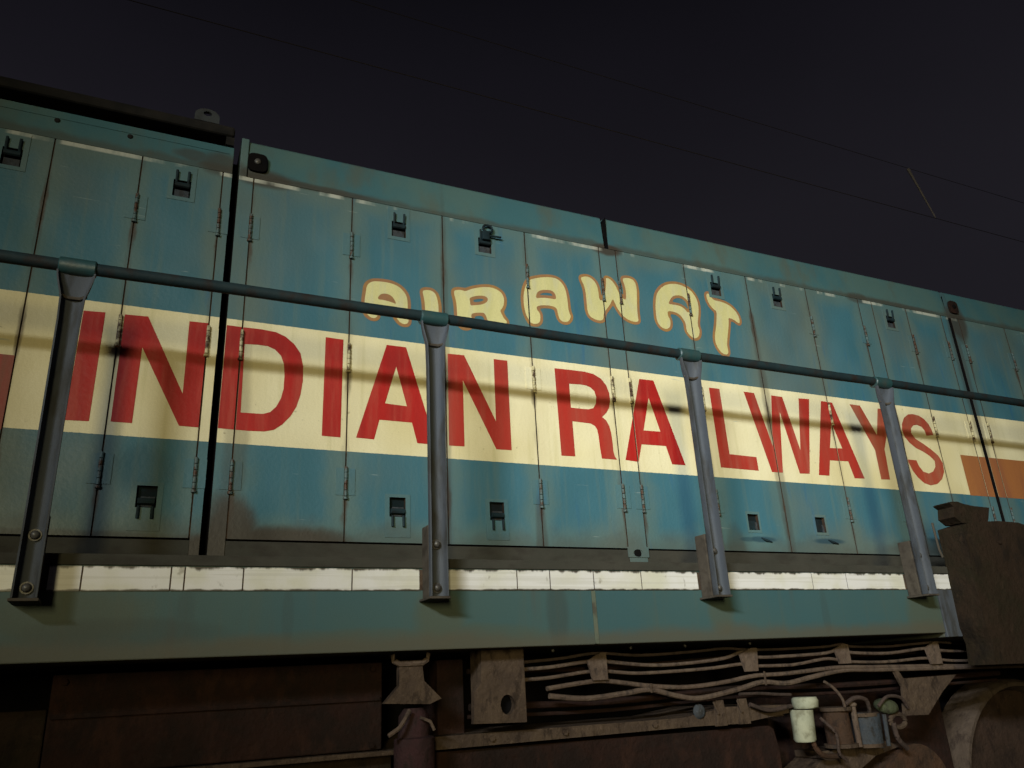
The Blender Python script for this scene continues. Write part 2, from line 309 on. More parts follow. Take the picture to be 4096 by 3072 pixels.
# outlines of the painted letters, in metres on the hood side (x, height)
RED_LETTERS=[[[[-0.3096,2.954],[-0.2326,2.9581],[-0.2354,2.5007],[-0.3159,2.4982]]],[[[-0.1629,2.9599],[-0.0771,2.9635],[0.0819,2.6451],[0.0796,2.9655],[0.1584,2.9679],[0.1571,2.5091],[0.0801,2.5099],[-0.0848,2.8255],[-0.0878,2.5061],[-0.162,2.5058]]],[[[0.2268,2.9697],[0.3014,2.9695],[0.3698,2.9704],[0.4297,2.9655],[0.4707,2.9498],[0.5075,2.9209],[0.5373,2.8799],[0.5515,2.8203],[0.5528,2.7543],[0.5457,2.6883],[0.5308,2.6332],[0.5083,2.5887],[0.4762,2.5492],[0.444,2.5232],[0.4065,2.5134],[0.3364,2.5106],[0.2253,2.5124]],[[0.3041,2.8924],[0.3596,2.8966],[0.3989,2.8952],[0.4292,2.8837],[0.4554,2.8582],[0.4697,2.8214],[0.4749,2.7673],[0.474,2.7077],[0.4654,2.664],[0.4481,2.6252],[0.4254,2.5994],[0.3973,2.5889],[0.3548,2.5876],[0.308,2.5868]]],[[[0.6435,2.9718],[0.7231,2.9704],[0.7217,2.513],[0.642,2.5134]]],[[[0.9226,2.9718],[1.0147,2.9718],[1.1531,2.5124],[1.0655,2.5133],[1.0414,2.6075],[0.8918,2.6075],[0.869,2.5154],[0.7891,2.517]],[[0.9677,2.8695],[1.0179,2.6825],[0.9165,2.6871]]],[[[1.2189,2.9664],[1.3026,2.9687],[1.4541,2.6513],[1.4568,2.9686],[1.5295,2.9686],[1.5285,2.5138],[1.4504,2.5131],[1.2926,2.8389],[1.2916,2.5146],[1.2164,2.5138]]],[[[1.7888,2.9604],[1.8795,2.9618],[1.9577,2.9621],[2.0137,2.9554],[2.0572,2.9339],[2.0852,2.9],[2.0981,2.8592],[2.0994,2.8174],[2.0896,2.78],[2.0694,2.7497],[2.0425,2.7252],[2.065,2.7083],[2.0791,2.6815],[2.0866,2.6466],[2.0896,2.5964],[2.0897,2.5465],[2.0954,2.522],[2.1065,2.5065],[2.0189,2.507],[2.0134,2.5608],[2.0112,2.6203],[2.0064,2.6551],[1.9944,2.6742],[1.9705,2.6847],[1.9267,2.6859],[1.868,2.6872],[1.8685,2.5074],[1.7922,2.506]],[[1.8664,2.8853],[1.923,2.8884],[1.962,2.8875],[1.9893,2.879],[2.01,2.8603],[2.0183,2.83],[2.0118,2.7931],[1.9953,2.7683],[1.9666,2.7589],[1.9223,2.7577],[1.866,2.7584]]],[[[2.293,2.9596],[2.3829,2.9611],[2.5218,2.5048],[2.4373,2.5045],[2.4121,2.6004],[2.2625,2.5984],[2.2333,2.5039],[2.1558,2.5087]],[[2.3389,2.8575],[2.3886,2.6766],[2.2844,2.6742]]],[[[2.5888,2.9619],[2.6661,2.9648],[2.6768,2.5085],[2.5897,2.5081]]],[[[2.9902,2.9624],[3.0648,2.9619],[3.1373,2.6526],[3.19,2.9606],[3.2719,2.9592],[3.3375,2.6453],[3.3964,2.9633],[3.4785,2.967],[3.3751,2.51],[3.3014,2.5069],[3.2327,2.8638],[3.1778,2.5044],[3.0998,2.504]]],[[[3.5702,2.9641],[3.6595,2.9629],[3.7975,2.506],[3.7174,2.5034],[3.6934,2.6028],[3.55,2.5997],[3.5225,2.5074],[3.4425,2.5065]],[[3.6196,2.8333],[3.6669,2.6789],[3.5692,2.675]]],[[[3.8018,2.9674],[3.8868,2.9667],[3.979,2.7862],[4.0349,2.9623],[4.1242,2.9617],[4.0846,2.836],[4.017,2.7011],[4.0067,2.5113],[3.9333,2.5091],[3.9345,2.6884]]],[[[4.2088,2.8388],[4.2214,2.8791],[4.2506,2.9212],[4.2962,2.9481],[4.3384,2.9541],[4.3908,2.9489],[4.4324,2.9305],[4.4634,2.9002],[4.4795,2.8665],[4.4867,2.8272],[4.4189,2.8168],[4.4129,2.851],[4.3934,2.8742],[4.356,2.8837],[4.3206,2.8778],[4.2935,2.8558],[4.2838,2.8255],[4.3118,2.7886],[4.3698,2.7617],[4.427,2.731],[4.4829,2.6931],[4.5076,2.6461],[4.5009,2.5903],[4.466,2.5404],[4.4113,2.5068],[4.3502,2.4948],[4.2973,2.5054],[4.2521,2.5384],[4.2192,2.5801],[4.204,2.6195],[4.1902,2.6491],[4.2737,2.6479],[4.2853,2.6112],[4.3123,2.579],[4.3564,2.5694],[4.3995,2.5842],[4.4317,2.617],[4.438,2.6553],[4.4045,2.6842],[4.3551,2.7084],[4.2951,2.7283],[4.2485,2.7594],[4.2176,2.795]]],[[[2.7479,2.9601],[2.8205,2.9606],[2.8229,2.5854],[3.0064,2.5817],[3.0074,2.505],[2.7512,2.5079]]]]
NAME_LETTERS=[[[[0.8164,3.1706],[0.8162,3.1825],[0.8173,3.1976],[0.8198,3.2159],[0.8218,3.2332],[0.8233,3.2495],[0.8277,3.2628],[0.8348,3.2732],[0.8434,3.2809],[0.8535,3.2861],[0.8668,3.2898],[0.8835,3.2918],[0.9011,3.2932],[0.9198,3.2938],[0.9376,3.2925],[0.9544,3.2893],[0.9695,3.2842],[0.9828,3.2773],[0.9951,3.2676],[1.0064,3.2551],[1.0144,3.2422],[1.0192,3.2286],[1.022,3.2118],[1.0228,3.1918],[1.0228,3.1756],[1.0218,3.1633],[1.0222,3.1503],[1.0241,3.1366],[1.0256,3.1238],[1.027,3.112],[1.026,3.1029],[1.0228,3.0964],[1.0179,3.0919],[1.0114,3.0894],[1.0039,3.0888],[0.9955,3.0901],[0.9871,3.0946],[0.9787,3.1023],[0.9717,3.1106],[0.9661,3.1197],[0.9614,3.129],[0.9578,3.1383],[0.9522,3.1464],[0.9447,3.1532],[0.9336,3.1579],[0.9188,3.1607],[0.9059,3.1616],[0.8948,3.1609],[0.8857,3.1579],[0.8784,3.1528],[0.8749,3.1443],[0.875,3.1325],[0.8756,3.1222],[0.8766,3.1135],[0.8748,3.1068],[0.8704,3.1022],[0.8645,3.0991],[0.8572,3.0974],[0.85,3.0983],[0.8427,3.1017],[0.8359,3.1063],[0.8295,3.1122],[0.8244,3.1197],[0.8207,3.129],[0.8182,3.1414],[0.8171,3.1569]],[[0.8805,3.211],[0.886,3.2198],[0.8933,3.2266],[0.9025,3.2311],[0.9136,3.2332],[0.9266,3.2327],[0.9378,3.229],[0.9472,3.2221],[0.9552,3.2131],[0.9617,3.2021],[0.965,3.1941],[0.965,3.189],[0.9608,3.1878],[0.9524,3.1906],[0.9426,3.193],[0.9315,3.1952],[0.9194,3.1967],[0.9065,3.1977],[0.8954,3.1978],[0.8862,3.1974],[0.8806,3.1994],[0.8788,3.2042]]],[[[1.1026,3.2816],[1.1143,3.2857],[1.126,3.2876],[1.1376,3.2876],[1.1484,3.2842],[1.1581,3.2774],[1.1653,3.2672],[1.17,3.2535],[1.1736,3.2375],[1.1763,3.2193],[1.1776,3.201],[1.1777,3.1825],[1.1769,3.1681],[1.1754,3.1576],[1.1721,3.149],[1.1672,3.1421],[1.1598,3.1375],[1.1501,3.135],[1.1404,3.1345],[1.1308,3.1361],[1.1227,3.1404],[1.116,3.1476],[1.1118,3.1591],[1.1101,3.175],[1.1088,3.1922],[1.1081,3.2104],[1.1063,3.2276],[1.1036,3.2436],[1.1008,3.2586],[1.0981,3.2726]]],[[[1.2651,3.3093],[1.2773,3.3139],[1.2885,3.3163],[1.2986,3.3165],[1.3078,3.3157],[1.3159,3.3139],[1.3262,3.3167],[1.3386,3.3242],[1.3532,3.3314],[1.37,3.3386],[1.3888,3.3453],[1.4098,3.3517],[1.4308,3.356],[1.4519,3.3584],[1.4708,3.3574],[1.4874,3.3534],[1.5019,3.3469],[1.5142,3.3381],[1.5227,3.3265],[1.5273,3.3121],[1.5287,3.2972],[1.5269,3.2818],[1.5236,3.2684],[1.5188,3.2569],[1.513,3.2475],[1.5063,3.24],[1.5054,3.2314],[1.5102,3.2214],[1.515,3.2116],[1.5197,3.2016],[1.5261,3.193],[1.5342,3.1858],[1.5375,3.1788],[1.5361,3.1723],[1.5295,3.167],[1.5178,3.1627],[1.5035,3.1597],[1.4868,3.1581],[1.4712,3.1576],[1.4567,3.1582],[1.4455,3.1616],[1.4375,3.1676],[1.4317,3.1767],[1.4281,3.1888],[1.4239,3.1986],[1.419,3.2063],[1.411,3.2098],[1.3996,3.209],[1.3868,3.2071],[1.3723,3.2038],[1.3604,3.1999],[1.3512,3.1954],[1.3468,3.1864],[1.3474,3.1729],[1.3475,3.1599],[1.347,3.1474],[1.3447,3.1368],[1.3404,3.1279],[1.3321,3.1211],[1.3199,3.1162],[1.3088,3.1151],[1.299,3.1178],[1.2911,3.1233],[1.2854,3.1316],[1.2802,3.1427],[1.2756,3.1564],[1.273,3.1715],[1.2725,3.1879],[1.272,3.2054],[1.2714,3.2241],[1.2699,3.2416],[1.2673,3.2578],[1.2646,3.271],[1.2619,3.2811],[1.2601,3.2913],[1.2594,3.3018]],[[1.3444,3.2815],[1.3549,3.2886],[1.3705,3.2951],[1.3913,3.3011],[1.409,3.304],[1.4235,3.3038],[1.4335,3.2999],[1.439,3.2922],[1.4386,3.2831],[1.4324,3.2725],[1.4218,3.2634],[1.4071,3.2556],[1.3914,3.25],[1.3749,3.2462],[1.361,3.243],[1.3496,3.2401],[1.3437,3.2444],[1.343,3.256],[1.3418,3.2658],[1.3401,3.2739]]],[[[1.6434,3.3602],[1.6479,3.3786],[1.6533,3.3953],[1.6595,3.4105],[1.6669,3.4237],[1.6754,3.435],[1.6865,3.4436],[1.7001,3.4495],[1.7151,3.4555],[1.7315,3.4614],[1.7488,3.4668],[1.767,3.4714],[1.7852,3.475],[1.8034,3.4772],[1.8197,3.4779],[1.8341,3.4768],[1.8465,3.4731],[1.857,3.4668],[1.8664,3.4589],[1.8747,3.4495],[1.8816,3.438],[1.8868,3.4245],[1.8907,3.4098],[1.893,3.394],[1.8948,3.3772],[1.8961,3.3595],[1.8967,3.34],[1.8967,3.3187],[1.898,3.302],[1.9007,3.29],[1.9036,3.2798],[1.9069,3.2715],[1.9076,3.2638],[1.9056,3.2564],[1.9012,3.2483],[1.8941,3.2394],[1.8868,3.233],[1.8794,3.2293],[1.8702,3.2279],[1.8596,3.229],[1.8508,3.232],[1.8442,3.2371],[1.839,3.2454],[1.8355,3.2571],[1.8329,3.2699],[1.8313,3.2837],[1.829,3.2939],[1.8258,3.3004],[1.8182,3.3052],[1.8059,3.3081],[1.7909,3.3092],[1.7731,3.3086],[1.7553,3.3063],[1.7374,3.3026],[1.724,3.2982],[1.7148,3.2934],[1.7108,3.2862],[1.712,3.2768],[1.7158,3.2691],[1.7224,3.2632],[1.7266,3.2544],[1.7284,3.2426],[1.7284,3.2305],[1.7268,3.2182],[1.723,3.2082],[1.7173,3.2004],[1.7082,3.1949],[1.6959,3.1914],[1.6846,3.191],[1.6745,3.1937],[1.6671,3.1994],[1.6625,3.2082],[1.6571,3.218],[1.6509,3.2291],[1.6458,3.2446],[1.6419,3.2646],[1.6395,3.2849],[1.6387,3.3055],[1.639,3.3246],[1.6404,3.3423]],[[1.712,3.3436],[1.7128,3.3543],[1.7156,3.3644],[1.7207,3.3741],[1.7288,3.3823],[1.7398,3.3892],[1.7535,3.3943],[1.7698,3.3978],[1.7851,3.3996],[1.7994,3.4],[1.8108,3.3968],[1.8194,3.3901],[1.825,3.3822],[1.8279,3.3728],[1.8288,3.3641],[1.8278,3.356],[1.8212,3.3518],[1.809,3.3515],[1.794,3.3513],[1.7762,3.351],[1.7584,3.3494],[1.7404,3.3465],[1.7266,3.3433],[1.7166,3.34]]],[[[1.9954,3.5122],[2.0062,3.517],[2.0183,3.52],[2.0316,3.5215],[2.0438,3.5199],[2.0547,3.5154],[2.0646,3.5092],[2.0733,3.5015],[2.0804,3.4916],[2.0859,3.4795],[2.0896,3.4644],[2.0916,3.4464],[2.0928,3.4254],[2.0933,3.4017],[2.1002,3.3907],[2.1138,3.3925],[2.1234,3.4033],[2.1293,3.423],[2.1346,3.4426],[2.1396,3.4618],[2.1435,3.4811],[2.1465,3.5002],[2.1482,3.5164],[2.1486,3.5296],[2.1541,3.5357],[2.1647,3.5348],[2.1754,3.5306],[2.1863,3.523],[2.1959,3.513],[2.2042,3.5004],[2.2114,3.4862],[2.2175,3.4704],[2.2246,3.4557],[2.2329,3.4422],[2.2414,3.4315],[2.2503,3.4236],[2.2578,3.4211],[2.264,3.424],[2.2678,3.4358],[2.2693,3.4566],[2.2696,3.4764],[2.2689,3.495],[2.2653,3.5152],[2.2589,3.5368],[2.2604,3.5502],[2.27,3.5552],[2.2828,3.5584],[2.2988,3.5598],[2.3127,3.5586],[2.3242,3.5548],[2.3328,3.5478],[2.3386,3.5373],[2.3422,3.5218],[2.3436,3.5011],[2.3427,3.4774],[2.3394,3.4504],[2.3361,3.4218],[2.333,3.3914],[2.3311,3.3641],[2.3305,3.34],[2.3309,3.3216],[2.3322,3.3089],[2.3282,3.3002],[2.3188,3.2956],[2.3063,3.2937],[2.2908,3.2947],[2.2755,3.2977],[2.2606,3.3028],[2.2468,3.3098],[2.2343,3.3189],[2.2222,3.3316],[2.2105,3.3481],[2.2016,3.3632],[2.1954,3.3768],[2.1901,3.3898],[2.1856,3.402],[2.1814,3.4078],[2.1775,3.4071],[2.1707,3.3978],[2.1611,3.3796],[2.1486,3.3612],[2.1333,3.3424],[2.1222,3.328],[2.1155,3.3179],[2.1113,3.3055],[2.1098,3.2909],[2.1059,3.2804],[2.0995,3.2741],[2.0907,3.27],[2.0793,3.2684],[2.0663,3.2691],[2.0516,3.2722],[2.0386,3.2774],[2.0273,3.2846],[2.0194,3.295],[2.0151,3.3087],[2.0129,3.3245],[2.0128,3.3424],[2.0127,3.3614],[2.0127,3.3812],[2.0126,3.4003],[2.0125,3.4184],[2.0109,3.4364],[2.0078,3.4542],[2.0032,3.4699],[1.997,3.4835],[1.9929,3.4952],[1.991,3.505]]],[[[2.4582,3.4202],[2.4618,3.4404],[2.4662,3.46],[2.4714,3.4789],[2.4806,3.4978],[2.4939,3.5166],[2.5096,3.5334],[2.5277,3.5482],[2.5464,3.5598],[2.5657,3.5682],[2.5865,3.5742],[2.6088,3.5776],[2.6291,3.579],[2.6473,3.5783],[2.6643,3.5754],[2.6802,3.5705],[2.695,3.565],[2.7089,3.5588],[2.7214,3.5499],[2.7325,3.5382],[2.7417,3.5253],[2.7488,3.5112],[2.7538,3.4959],[2.7566,3.4795],[2.7574,3.4611],[2.756,3.4408],[2.7527,3.4202],[2.7474,3.3994],[2.7418,3.3762],[2.7359,3.3504],[2.7349,3.3305],[2.739,3.3163],[2.74,3.3025],[2.7379,3.2891],[2.7336,3.2771],[2.7274,3.2664],[2.7192,3.2584],[2.7092,3.2529],[2.6989,3.2507],[2.6881,3.2516],[2.678,3.2563],[2.6685,3.2647],[2.66,3.274],[2.6526,3.2843],[2.6493,3.3009],[2.6501,3.3238],[2.6474,3.3414],[2.641,3.3535],[2.6326,3.3662],[2.6219,3.3793],[2.608,3.3887],[2.5909,3.3943],[2.5707,3.3969],[2.5474,3.3966],[2.5352,3.389],[2.5339,3.374],[2.5364,3.3606],[2.5427,3.3485],[2.5456,3.336],[2.5451,3.323],[2.5424,3.3105],[2.5376,3.2985],[2.5294,3.2892],[2.5178,3.2828],[2.5061,3.2802],[2.494,3.2817],[2.4824,3.2864],[2.4713,3.2944],[2.4628,3.306],[2.457,3.3212],[2.4541,3.3385],[2.4541,3.3578],[2.4547,3.3782],[2.4558,3.3994]],[[2.5518,3.4491],[2.5604,3.4654],[2.57,3.4794],[2.5808,3.4911],[2.5937,3.4995],[2.609,3.5046],[2.6239,3.5075],[2.6386,3.5082],[2.652,3.5058],[2.6639,3.5002],[2.674,3.4939],[2.6821,3.4868],[2.688,3.4777],[2.6917,3.4666],[2.6954,3.4546],[2.6989,3.4418],[2.7005,3.4312],[2.7001,3.4228],[2.6934,3.4151],[2.6804,3.4082],[2.6702,3.4099],[2.6627,3.4203],[2.653,3.4287],[2.6413,3.4352],[2.6283,3.4394],[2.6141,3.4412],[2.598,3.442],[2.5799,3.4416],[2.565,3.4413],[2.5533,3.4411]]],[[[2.8322,3.551],[2.8424,3.5552],[2.8504,3.5518],[2.8561,3.5408],[2.864,3.5309],[2.8739,3.5222],[2.8884,3.5178],[2.9075,3.5174],[2.9282,3.5157],[2.9508,3.5124],[2.971,3.5071],[2.9891,3.4996],[3.0048,3.4901],[3.0182,3.4784],[3.0294,3.4656],[3.0386,3.4515],[3.0445,3.4362],[3.0472,3.4194],[3.0466,3.4061],[3.0427,3.3962],[3.0364,3.3935],[3.0276,3.3982],[3.017,3.4038],[3.0047,3.4105],[2.99,3.4151],[2.9732,3.4176],[2.9643,3.4112],[2.9634,3.3959],[2.9597,3.3751],[2.953,3.3489],[2.9459,3.3228],[2.9383,3.2967],[2.9315,3.2726],[2.9256,3.2502],[2.9238,3.2294],[2.9259,3.21],[2.9247,3.1951],[2.92,3.1847],[2.911,3.179],[2.8976,3.1782],[2.8851,3.1814],[2.8734,3.1889],[2.8631,3.1994],[2.8543,3.2128],[2.8477,3.2283],[2.8432,3.2456],[2.8429,3.2653],[2.8467,3.2872],[2.8526,3.3104],[2.8605,3.3347],[2.8674,3.3582],[2.8732,3.3808],[2.8785,3.406],[2.8833,3.4336],[2.8804,3.4501],[2.87,3.4552],[2.8591,3.4637],[2.8479,3.4755],[2.8389,3.4893],[2.8321,3.5052],[2.8283,3.5221],[2.8275,3.5399]]]]
